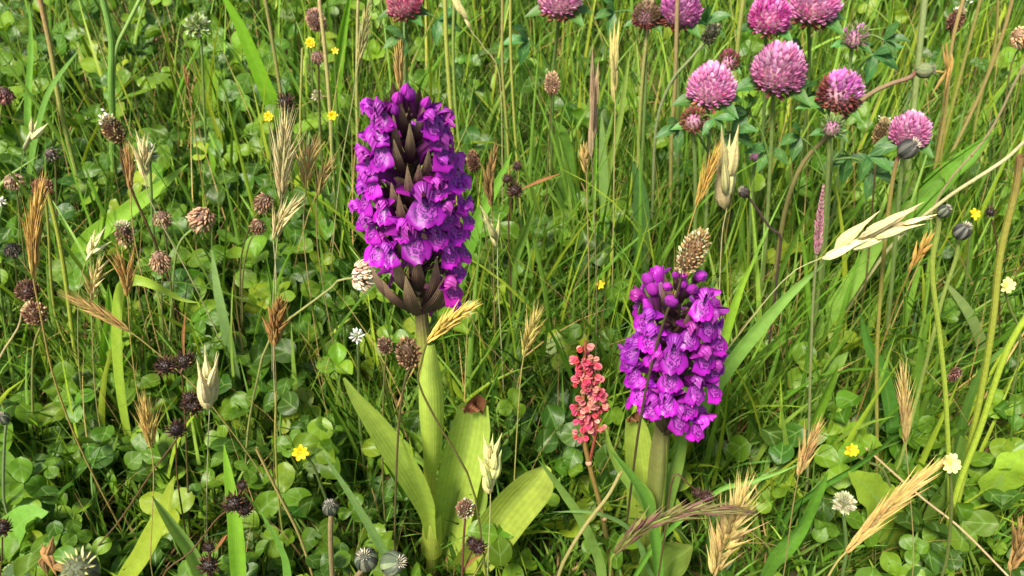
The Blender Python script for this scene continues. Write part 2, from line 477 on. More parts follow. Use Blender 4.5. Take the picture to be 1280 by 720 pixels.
CLOVER_NAMES = ['mid-green', 'light green', 'dark green', 'yellow-green']

n = 11000
x, y, px, py = scatter(n, .11, 1.9)
keep = nrg.uniform(0, 1, n) < clover_share(px, py, x, y) * np.where(y > 1.0, .8, 1)
x, y = x[keep], y[keep]; k = len(x)
zt = (.014 + .070 * nrg.uniform(0, 1, k) ** .9) * np.interp(y, [.1, .2, .40, .7], [.40, .62, 1.0, 1.1])
size = nrg.uniform(.0066, .0138, k) * np.interp(y, [.2, .5], [.95, 1.15])
ox, oy = x + nrg.normal(0, .010, k), y + nrg.normal(0, .010, k)
ci = nrg.choice(4, k, p=[.38, .23, .32, .07])
tc = np.array(CLOVER_COLS)[ci] * (1 + nrg.uniform(-.12, .12, (k, 1)))
def trefoil_matrices(p, s, r, tilt=.8, closed=0.0):
    az, tl = r.uniform(0, 6.283), r.uniform(.05, tilt)
    lean = Vector((-.15, -.55, 1)).normalized() if r.random() < .6 else Vector((r.uniform(-.6, .6), r.uniform(-.6, .6), 1)).normalized()
    base = Matrix.Translation(p) @ lean.to_track_quat('Z', 'Y').to_matrix().to_4x4() @ Matrix.Rotation(tl, 4, Vector((math.cos(az), math.sin(az), 0))) @ Matrix.Rotation(r.uniform(0, 6.283), 4, 'Z')
    up = r.uniform(-.35, .85) + closed
    out = []
    for i in range(3):
        out.append(base @ Matrix.Rotation(R(120) * i + r.uniform(-.15, .15), 4, 'Z') @ Matrix.Rotation(up + r.uniform(-.2, .2), 4, 'X') @ Matrix.Rotation(r.uniform(-.2, .2), 4, 'Y') @ Matrix.Diagonal((s * r.uniform(.9, 1.1), s * r.uniform(.92, 1.08), s, 1)))
    return out
# which stand out one by one: in frame, large in the picture, near the top of the sward
score = []
for i in range(k):
    P = Vector((x[i], y[i], zt[i])); u, v = pix(P)
    ok = 15 < u < 1265 and 10 < v < 700 and y[i] < .75
    score.append(size[i] / mpp(P) * (.35 + zt[i] / .09) if ok else -1)
order = np.argsort(-np.array(score))
single = set(order[:270].tolist())
LANDMARKS = [((505, 250), 'in the sward behind the tall purple orchid spike'), ((535, 660), 'around the foot of the tall purple orchid'), ((835, 640), 'around the foot of the shorter purple orchid'),
    ((840, 430), 'in the grass behind the shorter purple orchid'), ((735, 500), 'low in the grass around the red sorrel spike'), ((230, 490), 'round the blackish rush heads'), ((1000, 110), 'under the pink clover flowers'),
    ((200, 290), 'below the round brown spent clover heads'), ((370, 220), 'behind the pale straw-coloured grass heads'), ((400, 90), 'around the small yellow trefoil flowers'), ((1080, 300), 'below the cream oat spikelets'),
    ((1110, 640), 'beneath the thick slanting straw-coloured grass ear'), ((1200, 560), 'between the tall yellow-green hawkbit stalks'), ((445, 690), 'around the closed grey hawkbit heads'), ((90, 70), 'among tall grass behind the plantain head with white anthers'),
    ((120, 600), 'beside the long bent yellow grass stalk'), ((345, 420), 'around the plump brown grass ear'), ((1220, 150), 'among the crowded tall tan grass stalks'), ((690, 150), 'among the tall thin stems behind the orchids')]
ms, ts, pet = [], [], []
for i in range(k):
    r = random.Random(i * 7 + 3); P = Vector((x[i], y[i], zt[i]))
    mm = trefoil_matrices(P, size[i], r)
    if i in single:
        u, v = pix(P)
        where = min(LANDMARKS, key=lambda q: (q[0][0] - u) ** 2 + (q[0][1] - v) ** 2)[1]
        t = thing('clover_leaf', ('large ' if size[i] > .0105 else 'small ') + CLOVER_NAMES[ci[i]] + ' three-part clover leaf ' + where, 'clover leaf', (ox[i], oy[i], 0), ('large ' if size[i] > .0105 else 'small ') + CLOVER_NAMES[ci[i]] + ' clover leaves ' + where)
        base = Vector((ox[i], oy[i], -.003))
        part('leaf_stalk', tube([base, base.lerp(P, .55) + Vector((r.uniform(-.004, .004), r.uniform(-.004, .004), .006)), P], [.00055, .0005, .0004], 5, 7, (.15, .26, .05), (.13, .26, .04)), 'stem', t)
        for m in mm:
            obj('leaflet', LEAF_ME[r.randrange(4)], t, Matrix.Translation(-t.location) @ m, tuple(tc[i]))
    else:
        ms += mm; ts += [tc[i]] * 3; pet.append(i)
gs = []
w = nrg.integers(0, 4, len(ms))
for j in range(4):
    idx = np.where(w == j)[0]
    gs.append(many(LEAFLETS[j], [ms[i] for i in idx], np.array(ts)[idx]))
cover = obj('clover_ground_cover', to_mesh('clover_ground_cover', merge(gs), 'leaf'))
tag(cover, 'carpet of small green clover leaves filling the sward', 'clover', None, 'stuff')
pet = np.array(pet); d = np.stack([x[pet] - ox[pet], y[pet] - oy[pet]], -1); hyp = np.linalg.norm(d, axis=1)
cst = blades(np.stack([ox[pet], oy[pet], np.full(len(pet), -.003)], -1), np.arctan2(d[:, 1], d[:, 0]), np.hypot(hyp, zt[pet]), np.arctan2(hyp, zt[pet]), np.zeros(len(pet)), np.full(len(pet), .0011),
             palette(len(pet), [(.13, .24, .05)], [1]), palette(len(pet), [(.13, .25, .05)], [1]), 3, .3)
o = obj('clover_ground_cover', to_mesh('clover_ground_cover_stalks', cst, 'stem'))
tag(o, 'thin green stalks carrying the carpet of clover leaves', 'clover', None, 'stuff')

# ================================================================ BUILDERS OF THE PLANTS
POD = {}
def pod(key, **kw):
    if key not in POD: POD[key] = spindle(**kw)
    return POD[key]
ME = {}
def shared(key, fn, mat, name):
    if key not in ME: ME[key] = to_mesh(name, fn(), mat)
    return ME[key]
def foot_path(head, foot, dy):
    """stem from a head point through picture points (foot) and on into the soil; root first."""
    n = max(1, len(foot))
    return rooted([head] + [at(x, y, head.y + dy * (i + 1) / n) for i, (x, y) in enumerate(foot)])
def stem_of(t, pts, r0, r1, c0, c1=None, name='stem', n=22, ns=7, p=1.0):
    P = [Vector(p) for p in pts]
    rr = np.linspace(r0, r1, len(P))
    # slight natural wobble
    Q = [p if i in (0, len(P) - 1) else p + Vector((rng.uniform(-1, 1), rng.uniform(-1, 1), 0)) * r1 * .5 for i, p in enumerate(P)]
    return part(name, tube(Q, rr, ns, n, c0, c1, p), 'stem', t)
def ellipsoid(c, ax, rw, rh, c0, c1=None, ns=12, n=10):
    g = tinted(grid(n, ns + 1, lambda u, v: (rw * np.sin(np.pi * u) * np.cos(2 * np.pi * v), rw * np.sin(np.pi * u) * np.sin(2 * np.pi * v), -rh * np.cos(np.pi * u))), c0, c1)
    return xf(g, look(c, ax))
def fib(n, lo=-1.0, hi=1.0):
    ga = math.pi * (3 - math.sqrt(5))
    for i in range(n):
        z = lo + (hi - lo) * (i + .5) / n
        r = math.sqrt(max(0, 1 - z * z)); a = i * ga
        yield Vector((r * math.cos(a), r * math.sin(a), z)), i

# ---- red clover ------------------------------------------------------------------------------------
def clover_floret(L=1.0):
    """narrow tube with a raised banner petal and two wings, along +Z."""
    tubeg = spindle(L * .8, .16, 1, 5, 5, .55, c0=(.9, .75, .85), c1=(1, 1, 1))
    ban = tinted(grid(5, 3, lambda u, v: ((v - .5) * .26 * np.sin(np.pi * np.clip(u * .8 + .12, 0, 1)), .05 + .10 * u * u + .05 * np.abs(v - .5), L * (.35 + .68 * u))), (1, 1, 1), (1.06, 1.12, 1.08))
    wng = tinted(grid(4, 3, lambda u, v: ((v - .5) * .24 * np.sin(np.pi * np.clip(u * .8 + .1, 0, 1)), -.05 - .03 * u, L * (.35 + .5 * u))), (1, 1, 1), (.9, .7, .85))
    return merge([tubeg, ban, wng])
def red_clover(px, py, z, r, foot, label, cols, axis=(0, -.15, 1), dead=0.0, young=0.0, n=105, leaves=(), green=.0, dy=0.0, squash=1.0, group=None):
    P = atz(px, py, z); k = mpp(P); rr = r * k * .93
    t = thing('red_clover_flower', label, 'clover flower', (P.x, P.y + dy, 0), group)
    n = int(n * 1.5); ax = Vector(axis).normalized()
    pts = foot_path(P - ax * rr * .8, foot, dy); t.location = (pts[0].x, pts[0].y, 0)
    stem_of(t, pts, .0011, .0009, (.14, .20, .05), (.17, .25, .07))
    part('receptacle', ellipsoid(P - ax * rr * .25, ax, rr * .62, rr * .66, (.14, .2, .06), (.45, .15, .30)), 'stem', t)
    q = ax.to_track_quat('Z', 'Y')
    ms, ts = [], []
    for d, i in fib(n, -.72, 1.0):
        low = (1 - d.z) / 1.55
        L = rr * (.50 - .04 * max(0, d.z)) * rng.uniform(.88, 1.1)
        dd = (d + Vector((rng.uniform(-.2, .2), rng.uniform(-.2, .2), .75))).normalized()
        if low > 1 - dead or (dead and rng.random() < dead * .35):
            c = jit((.22, .06, .05) if rng.random() < .6 else (.30, .13, .07), .3); dd = (dd - Vector((0, 0, .5))).normalized(); L *= .85
        elif rng.random() < green + young * (1 - low) * .0:
            c = jit((.25, .32, .10), .2)
        else:
            c = jit(cols[0] if rng.random() < .6 else cols[1], .22)
        w = q @ dd; p0 = P + q @ Vector((d.x * rr * .66, d.y * rr * .66, d.z * rr * .70 - rr * .04)) * squash
        ms.append(look(p0, w, rng.uniform(-.5, .5), L, 1.5)); ts.append(c)
    if young:                                  # upper florets still closed: green hairy calyx teeth
        m2 = []
        for d, i in fib(46, -.7, 1.0):
            w = q @ (d + Vector((0, 0, .5))).normalized()
            m2.append(look(P + q @ (d * rr * .42), w, 0, rr * .62))
        part('calyx_teeth', many(spindle(1, .16, 1, 4, 4, .5), m2, np.array([jit((.20, .30, .09), .25) for _ in m2])), 'stem', t, True)
    part('florets', many(clover_floret(), ms, np.array(ts)), 'petal', t, True)
    # green bracts below the head
    for a in (-.9, .9, 2.6):
        d = Vector((math.cos(a), math.sin(a) * .5 - .3, .1)).normalized(); b = P - ax * rr * .75
        part('bract_leaf', strip([b, b + d * rr * .8 + Vector((0, 0, rr * .1)), b + d * rr * 1.6 - Vector((0, 0, rr * .25))], [rr * .2, rr * .72, rr * .05], (0, -.4, 1), 5, 9, .2, c0=jit((.065, .165, .035)), c1=jit((.07, .19, .035))), 'leaf', t)
    for (lx, ly, ln, ang) in leaves:           # three-part leaves on the stem, picture position, leaflet length in pixels
        C = at(lx, ly, P.y + rng.uniform(-.012, .012)); s = ln * mpp(C)
        root = min((Vector(p) for p in pts), key=lambda p: (p - C).length + abs(p.z - C.z + .02))
        lf = part('leaf', tube([root, root.lerp(C, .5) + Vector((0, 0, .004)), C], [.0006, .0005, .0004], 5, 8, (.10, .2, .04)), 'stem', t)
        for j in range(3):
            a = R(ang) + (j - 1) * 1.15
            d = Vector((math.cos(a), -.35 + rng.uniform(-.25, .25), math.sin(a) * .8)).normalized()
            g = strip([C, C + d * s * .5 + Vector((0, 0, s * .10)), C + d * s], [s * .08, s * .42, s * .03], (rng.uniform(-.4, .3), -.7, 1), 5, 10, .16, c0=jit((.05, .135, .035)), c1=jit((.06, .165, .035)))
            o = part('leaflet', g, 'leaf', t); o.parent = lf
    return t

# ---- spent brown heads of clover and plantain --------------------------------------------------------
def brown_head(px, py, z, w, h, ang, foot, label, cols=(BROWN, TAN), kind='clover', cap=None, anthers=0, stemc=(.16, .15, .05), sw=2.2, dy=0.0, name=None, group=None, n=None):
    """w, h picture size; ang = picture angle of the axis, 90 is upright."""
    P = atz(px, py, z); k = mpp(P); rw, rh = w * k / 2, h * k / 2
    ax = Vector((math.cos(R(ang)), -.12, math.sin(R(ang)))).normalized()
    nm = name or ('spent_clover_head' if kind == 'clover' else 'plantain_head')
    pts = foot_path(P - ax * rh * .9, foot, dy)
    t = thing(nm, label, 'clover head' if kind == 'clover' else 'plantain head', (pts[0].x, pts[0].y, 0), group)
    stem_of(t, pts, sw * k * .6, sw * k * .5, stemc, tuple(c * .9 for c in stemc))
    part('core', ellipsoid(P, ax, rw * .72, rh * .86, tuple(c * .55 for c in cols[0])), 'stem', t)
    q = ax.to_track_quat('Z', 'Y'); ms, ts = [], []
    h_, sq = rng.uniform(.9, 1.15), rng.uniform(.88, 1.1); rh *= h_; rw *= sq; hue = rng.uniform(.8, 1.2); cols = [(c[0] * hue, c[1] * hue * rng.uniform(.95, 1.1), c[2] * hue) for c in cols]
    n = n or (120 if kind == 'clover' else int(110 + 60 * h / max(w, 1)))
    cols = [tuple(min(.75, v * 1.9) for v in c) for c in cols]
    for d, i in fib(n):
        p = P + q @ Vector((d.x * rw * .82, d.y * rw * .82, d.z * rh * .92))
        up = -1.1 if kind == 'clover' else 1.1
        dd = q @ (Vector((d.x, d.y, d.z * .5)) + Vector((rng.uniform(-.35, .35), rng.uniform(-.35, .35), up + rng.uniform(-.4, .4)))).normalized()
        if rng.random() < .08: continue
        ms.append(look(p, dd, rng.uniform(0, 6), rw * rng.uniform(.30, .58), rng.uniform(1.1, 1.7)))
        ts.append(jit(cols[0] if rng.random() < .62 else cols[1], .4))
    part('florets' if kind == 'clover' else 'seed_scales', many(spindle(1, .42, .5, 5, 4, .7), ms, np.array(ts)), 'straw', t, True)
    if cap:
        ms = [look(P + q @ Vector((d.x * rw * .55, d.y * rw * .55, rh * .75 + d.z * rw * .2)), q @ (d + Vector((0, 0, .8))), 0, rw * .55) for d, i in fib(22, .0, 1)]
        part('pale_top_florets', many(spindle(1, .5, .7, 5, 4), ms, np.array([jit(cap, .2) for _ in ms])), 'petal', t, True)
    for i in range(anthers):
        a = rng.uniform(-1.3, 1.3); d = (q @ Vector((math.sin(a) * .9, rng.uniform(-.8, .2), .75))).normalized()
        p0 = P + ax * rh * rng.uniform(.4, .95); p1 = p0 + d * rw * rng.uniform(1.0, 1.5) + Vector((0, 0, rw * .2))
        g = merge([tube([p0, p0.lerp(p1, .6) + d * rw * .05, p1], [.00009] * 3, 4, 6, (.65, .68, .5)), xf(spindle(1, .8, .6, 6, 5, c0=(.82, .82, .74)), look(p1, Vector((rng.uniform(-1, 1), 0, .4)), 0, rw * .42))])
        part('anther', g, 'petal', t)
    return t

# ---- grass ears ---------------------------------------------------------------------------------------
def grass_ear(path, z, w, foot, label, col=STRAW, n=26, sl=.36, sw=.26, spread=.42, awn=.35, stemc=None, name='dry_grass_ear', joined=False, dy=0.0, lean=0.0, stem_w=1.7, group=None, cat='grass ear', col2=None, droop=0.0, mat='straw'):
    """path: picture points of the ear's axis, base first; w: ear width in pixels; sl/sw spikelet length (of ear) and width (of its length)."""
    if n > 12 and n < 100: n, sl, spread, sw, awn = int(n * 1.8), sl * .76, spread * .66, sw * .74, awn * 1.5
    if max(col) > .4: col = [c * m for c, m in zip(col, (1.28, 1.42, 1.45))]; col = tuple(c * min(1, .74 / max(col)) for c in col)
    Pb = atz(*path[0], z); k = mpp(Pb)
    ax = [at(x, y, Pb.y + lean * i / max(1, len(path) - 1)) for i, (x, y) in enumerate(path)]
    S = smooth([tuple(p) for p in ax], 24)
    Lx = float(np.sum(np.linalg.norm(np.diff(S, axis=0), axis=1)))
    pts = foot_path(Pb, foot, dy)
    t = thing(name, label, cat, (pts[0].x, pts[0].y, 0), group)
    sc = stemc or tuple(c * .8 for c in col)
    stem_of(t, pts + [Vector(S[6]), Vector(S[12]), Vector(S[20])], stem_w * k * .6, stem_w * k * .28, tuple(a * .6 + b * .4 for a, b in zip(sc, (.16, .2, .04))), sc, n=30, ns=6)
    hw = w * k / 2
    key = ('pod', round(sw, 2), round(awn, 2), mat)
    me = shared(key, lambda: spindle(1, sw, .6, 7, 7, .62, awn, (.92, .9, .8), (1.06, 1.05, 1.0), .04), mat, 'spikelet')
    ms, ts = [], []
    for i in range(n):
        f = (i + .3) / n; q = S[int(f * 22)]; T = Vector(S[min(23, int(f * 22) + 1)] - S[max(0, int(f * 22) - 1)]).normalized()
        _, A, B = frame(T)
        a = i * 2.4 + rng.uniform(-.3, .3); side = A * math.cos(a) + B * math.sin(a)
        env = math.sin(math.pi * min(1, (f * .82 + .16))) ** .7
        d = (T * (1 - spread * .5) + side * spread * env * rng.uniform(.6, 1.25) + Vector((0, 0, -droop))).normalized()
        L = Lx * sl * (.75 + .5 * env) * rng.uniform(.85, 1.12) * (1 - .35 * f)
        m = look(Vector(q) + side * hw * .22 * env, d, a, L)
        c = jit(col if (col2 is None or rng.random() < .6) else col2, .25)
        if joined: ms.append(m); ts.append(c)
        else: obj('spikelet', me, t, Matrix.Translation(-t.location) @ m, c)
    if joined:
        part('spikelets', many(spindle(1, sw, .6, 6, 5, .62, awn, (.92, .9, .8), (1.06, 1.05, 1.0)), ms, np.array(ts)), mat, t, True)
    return t

# ---- woodrush -----------------------------------------------------------------------------------------
def rush(lobes, z, paths, label, dy=0.0, col=DARK, leafbract=None, group=None):
    """lobes: (px, py, r); paths: list of stem picture paths, first one goes to the soil."""
    P0 = atz(lobes[0][0], lobes[0][1], z); Y = P0.y
    pts = foot_path(at(*paths[0][0], Y), paths[0][1:], dy)
    t = thing('wood_rush', label, 'rush', (pts[0].x, pts[0].y, 0), group)
    k = mpp(P0)
    stem_of(t, pts, 1.6 * k, 1.0 * k, (.13, .10, .04), (.12, .05, .03))
    for p in paths[1:]:
        part('branch', tube([at(x, y, Y + .001) for x, y in p], .8 * k, 6, 10, (.16, .09, .05)), 'stem', t)
    for (x, y, r) in lobes:
        C = at(x, y, Y); rr = r * k; ms, ts = [], []
        h = part('flower_head', ellipsoid(C, (0, 0, 1), rr * .62, rr * .55, tuple(c * .6 for c in col)), 'stem', t)
        for d, i in fib(70):
            dd = (d + Vector((rng.uniform(-.5, .5), rng.uniform(-.5, .5), .6))).normalized()
            ms.append(look(C + d * rr * .58, dd, rng.uniform(0, 6), rr * rng.uniform(.35, .55)))
            ts.append(jit(col if rng.random() < .66 else (.17, .085, .06), .5))
        g = part('florets', many(spindle(1, .34, .6, 5, 5, .7, .15), ms, np.array(ts)), 'straw', t, True)
        g.parent = h
    if leafbract:
        a = [at(x, y, Y - .001) for x, y in leafbract]
        part('bract', strip(a, [2 * k, 4 * k, .6 * k], c0=(.30, .15, .06), c1=(.38, .12, .06), n=8), 'straw', t)
    return t

# ---- hawkbit / dandelion-like closed heads ------------------------------------------------------------
def closed_head(px, py, z, r, ang, foot, label, dark=(.055, .065, .05), rib=(.16, .19, .11), tip=(.62, .56, .42), stemc=(.16, .19, .05), sw=4, dy=0.0, top=.35, name='closed_hawkbit_head', stemtop=None, group=None):
    P = atz(px, py, z); k = mpp(P); rr = r * k
    ax = Vector((math.cos(R(ang)), -.25, math.sin(R(ang)))).normalized(); q = ax.to_track_quat('Z', 'Y')
    pts = foot_path(P - ax * rr * .9, foot, dy)
    t = thing(name, label, 'flower bud', (pts[0].x, pts[0].y, 0), group)
    stem_of(t, pts, sw * k * .5, sw * k * .42, stemc, stemtop or stemc, n=32, p=3.0)
    part('bud', ellipsoid(P, ax, rr * .78, rr * .95, dark, tuple(c * .7 for c in dark)), 'stem', t)
    me = shared('budbract', lambda: tinted(grid(7, 3, lambda u, v: ((v - .5) * .42 * np.maximum(np.sin(np.pi * (u * .86 + .07)), .05), .80 * np.sin(np.pi * np.clip(u * .80 + .10, 0, 1)) + .05 * (1 - np.abs(v - .5) * 2) + .03, -.95 * np.cos(np.pi * (u * .80 + .08)))), (1, 1, 1), (.75, .75, .8)), 'stem', 'bract')
    for i in range(13):
        m = look(P, ax) @ Matrix.Rotation(i * 6.283 / 13 + rng.uniform(-.1, .1), 4, 'Z') @ Matrix.Diagonal((rr, rr * rng.uniform(.97, 1.08), rr * rng.uniform(.92, 1.08), 1))
        obj('bract', me, t, Matrix.Translation(-t.location) @ m, jit(rib if i % 2 else dark, .3))
    ms = [look(P + q @ Vector((d.x * rr * top * .6, d.y * rr * top * .6, rr * .70)), q @ (d + Vector((0, 0, .55))), 0, rr * .55) for d, i in fib(26, .05, 1)]
    part('pappus', many(spindle(1, .2, .6, 4, 4, .8), ms, np.array([jit(tip, .25) for _ in ms])), 'petal', t, True)
    return t

# ---- small yellow and white flowers -------------------------------------------------------------------
def star_flower(px, py, z, r, foot, label, col=(.80, .62, .015), n=6, tilt=(0.1, -.75, .65), name='yellow_flower', cat='flower', layers=1, dy=0.0, group=None, stemc=(.15, .2, .05)):
    P = atz(px, py, z); rr = r * mpp(P); ax = Vector(tilt).normalized()
    pts = foot_path(P - ax * rr * .3, foot, dy)
    t = thing(name, label, cat, (pts[0].x, pts[0].y, 0), group)
    stem_of(t, pts, .0007, .0005, stemc)
    me = shared(('petal', 1), lambda: tinted(grid(6, 5, lambda u, v: ((v - .5) * .62 * np.maximum(np.sin(np.pi * (u * .78 + .1)), .06) ** .8, .1 + .92 * u, .18 * np.sin(u * 2.6) + .5 * (v - .5) ** 2)), (.95, .9, .8), (1.05, 1.05, 1)), 'petal', 'petal')
    part('flower_centre', ellipsoid(P, ax, rr * .3, rr * .22, tuple(c * .8 for c in col), (.45, .4, .03)), 'petal', t)
    for lay in range(layers):
        for i in range(n):
            m = look(P, ax) @ Matrix.Rotation((i + .5 * lay) * 6.283 / n + rng.uniform(-.12, .12), 4, 'Z') @ Matrix.Rotation(.25 + .35 * lay + rng.uniform(-.15, .2), 4, 'X') @ Matrix.Scale(rr * (1 - .2 * lay) * rng.uniform(.9, 1.05), 4)
            obj('petal', me, t, Matrix.Translation(-t.location) @ m, jit(col, .15))
    me2 = shared('sepal', lambda: tinted(grid(5, 3, lambda u, v: ((v - .5) * .3 * (1 - u) + (v - .5) * .03, .1 + .7 * u, -.08 + .05 * u)), (1, 1, 1)), 'leaf', 'sepal')
    for i in range(5):
        obj('sepal', me2, t, Matrix.Translation(-t.location) @ look(P, ax) @ Matrix.Rotation(i * 1.2566, 4, 'Z') @ Matrix.Scale(rr, 4), (.12, .22, .04))
    return t
def ball_flower(px, py, z, r, foot, label, cols, name='white_clover_flower', n=48, dy=0.0, axis=(0, -.2, 1), group=None, cat='clover flower'):
    P = atz(px, py, z); rr = r * mpp(P); ax = Vector(axis).normalized(); q = ax.to_track_quat('Z', 'Y')
    pts = foot_path(P - ax * rr * .8, foot, dy)
    t = thing(name, label, cat, (pts[0].x, pts[0].y, 0), group)
    stem_of(t, pts, .0008, .0006, (.15, .24, .06))
    part('receptacle', ellipsoid(P, ax, rr * .4, rr * .4, (.16, .25, .06)), 'stem', t)
    ms, ts = [], []
    for d, i in fib(n, -.8, 1):
        ms.append(look(P + q @ (d * rr * .25), q @ (d + Vector((rng.uniform(-.2, .2), rng.uniform(-.2, .2), .15))), rng.uniform(-1, 1), rr * rng.uniform(.66, .82), 1.35)); ts.append(jit(cols[i % len(cols)], .15))
    part('florets', many(clover_floret(), ms, np.array(ts)), 'petal', t, True)
    return t

# ---- stalks, blades, broad leaves ----------------------------------------------------------------------
def stalk(path, z, w, label, c0=YEL, c1=None, dy=0.0, name='flower_stalk', nodes=(), group=None, cat='stalk', lying=False):
    """path tip first in picture points; z is the height of the tip."""
    P0 = atz(*path[0], z); k = mpp(P0)
    pts = foot_path(P0, path[1:], dy) if not lying else [atz(x, y, z) for x, y in path][::-1]
    t = thing(name, label, cat, (pts[0].x, pts[0].y, 0), group)
    stem_of(t, pts, w * k * .55, w * k * .45, c0, c1, n=34, ns=9, p=2.6)
    S = smooth([tuple(p) for p in pts], 60)
    for f in nodes:
        i = int(f * 56); T = Vector(S[i + 1] - S[i])
        part('node', xf(spindle(1, .62, 1, 8, 6, .9, c0=(.20, .09, .05), c1=(.3, .2, .07)), look(Vector(S[i]) - T.normalized() * w * k * .8, T, 0, w * k * 1.9)), 'stem', t)
    return t
def blade_leaf(path, z, w, label, c0=GREEN, c1=None, dy=0.0, normal=(-.2, -1, .5), fold=.22, prof=None, twist=0.0, name='grass_leaf', cat='grass leaf', group=None, mat='blade', zb=0.0, nv=5, wave=0.0, lobes=0.0, root=True):
    """path tip first; width in pixels at the widest."""
    P0 = atz(*path[0], z); k = mpp(P0)
    up = [at(x, y, P0.y + dy * i / max(1, len(path) - 1)) for i, (x, y) in enumerate(path)]
    pts = rooted(up) if root else up[::-1]
    m = len(pts); f = np.linspace(0, 1, m)
    pr = prof or ((0, .55), (.35, .9), (.6, 1.0), (.8, .8), (.93, .42), (1, .03))
    W = np.interp(f, [a for a, b in pr], [b for a, b in pr]) * w * k
    S = smooth(np.c_[np.array([tuple(p) for p in pts]), W], 40)
    L = np.r_[0, np.cumsum(np.linalg.norm(np.diff(S[:, :3], axis=0), axis=1))]; L /= L[-1]
    S[:, 3] = np.interp(L, [a for a, b in pr], [b for a, b in pr]) * w * k
    g = strip(S[:, :3], S[:, 3], normal, nv, 30, fold, 0, c0, c1 or tuple(c * 1.1 for c in c0), twist, wave, lobes=lobes)
    o = obj(name, to_mesh(name, (g[0] - np.array(tuple(pts[0])), *g[1:]), mat))
    o.location = pts[0]
    return tag(o, label, cat, group)

# ================================================================ THE TWO ORCHIDS
def lip_geo(seed):
    r = random.Random(seed); a, b, c = r.uniform(.9, 1.12), r.uniform(-.6, .6), r.uniform(.85, 1.15)
    def fn(u, v):
        vv = (v - .5) * 2
        edge = 1 - .16 * np.abs(vv) ** 2.2 + .10 * np.exp(-(vv / .16) ** 2) - .07 * np.exp(-((np.abs(vv) - .34) / .12) ** 2)
        edge = edge * (1 + .025 * np.sin(v * 47 + seed) * u)
        ln = .0083 * u * edge * a
        x = vv * .0054 * c * (.26 + .74 * np.sin(np.clip(u, 0, 1) * 1.45) ** .9) * (1 - .16 * (u > .93))
        back = .0024 * np.abs(vv) ** 2 * u
        y = .0006 + ln * .62 - back + .0006 * np.sin(vv * 5 + u * 5 + b) * u
        z = -ln * .82 - .0012 * np.abs(vv) * u + .0004 * np.sin(vv * 7 + b * 3) * u
        return x, y, z
    return tinted(grid(14, 19, fn), VIOLET, (.41, .010, .44))
def sepal_geo(L, w, d, up, curl, seed=0, c0=VIOLET, c1=(.44, .03, .47)):
    D = Vector(d).normalized()
    p = [Vector((0, -.0005, .0005)), D * L * .5 + Vector((0, 0, curl * .6)), D * L + Vector((0, curl, 0))]
    return strip([tuple(q) for q in p], [w * .45, w, w * .34], up, 7, 11, .22, .3, c0, c1)
LIPS = [to_mesh('lip', lip_geo(i), 'lip') for i in range(5)]
WING = [[to_mesh('sepal', sepal_geo(.0070, .0036, (sx * (.80 + .1 * j), .12, .62 - .22 * j), (sx * -.3, 1, .5), .0008 * j), 'petal') for j in range(2)] for sx in (-1, 1)]
HOOD = [to_mesh('hood', merge([
    tinted(grid(10, 9, lambda u, v: ((v - .5) * .0056 * np.maximum(np.sin(np.pi * (u * .80 + .12)), .08) ** .8, -.0012 + .0062 * u, .0012 + .0040 * np.sin(np.pi * .78 * u) - .011 * (v - .5) ** 2 * (.4 + u))), (.27, .008, .32), (.50, .06, .52)),
    sepal_geo(.0066, .0032, (-.34, .62, .55), (-.6, .3, .8), -.0004), sepal_geo(.0066, .0032, (.34, .62, .55), (.6, .3, .8), -.0004)]), 'petal')]
COLUMN = to_mesh('column', merge([xf(spindle(.0030, .0020, .9, 7, 6, .8, c0=(.45, .10, .40), c1=(.66, .30, .28)), look((0, .0004, .0002), (0, .75, .65))), xf(spindle(.0016, .0009, 1, 6, 5, c0=(.20, .02, .22)), look((0, .0018, .0002), (0, 1, -.3)))]), 'petal')
BODY = to_mesh('flower', merge([tube([(0, -.0115, -.0065), (0, -.006, -.0042), (0, -.0012, .0004)], [.0010, .0017, .0012], 8, 9, (.10, .045, .05), (.20, .03, .20)),
                               tube([(0, .0004, -.0005), (0, -.0045, -.0042), (0, -.0068, -.0095)], [.0016, .0014, .0006], 8, 9, (.38, .02, .40), (.24, .02, .26))]), 'petal')
BUD = to_mesh('bud', merge([xf(spindle(.0088, .0046, .9, 9, 9, .8, c0=(.28, .02, .32), c1=(.47, .04, .48)), look((0, -.002, 0), (0, .8, .55))), tube([(0, -.008, -.006), (0, -.004, -.002), (0, -.001, .0005)], [.0010, .0015, .0014], 7, 7, (.10, .04, .05), (.2, .02, .2))]), 'petal')

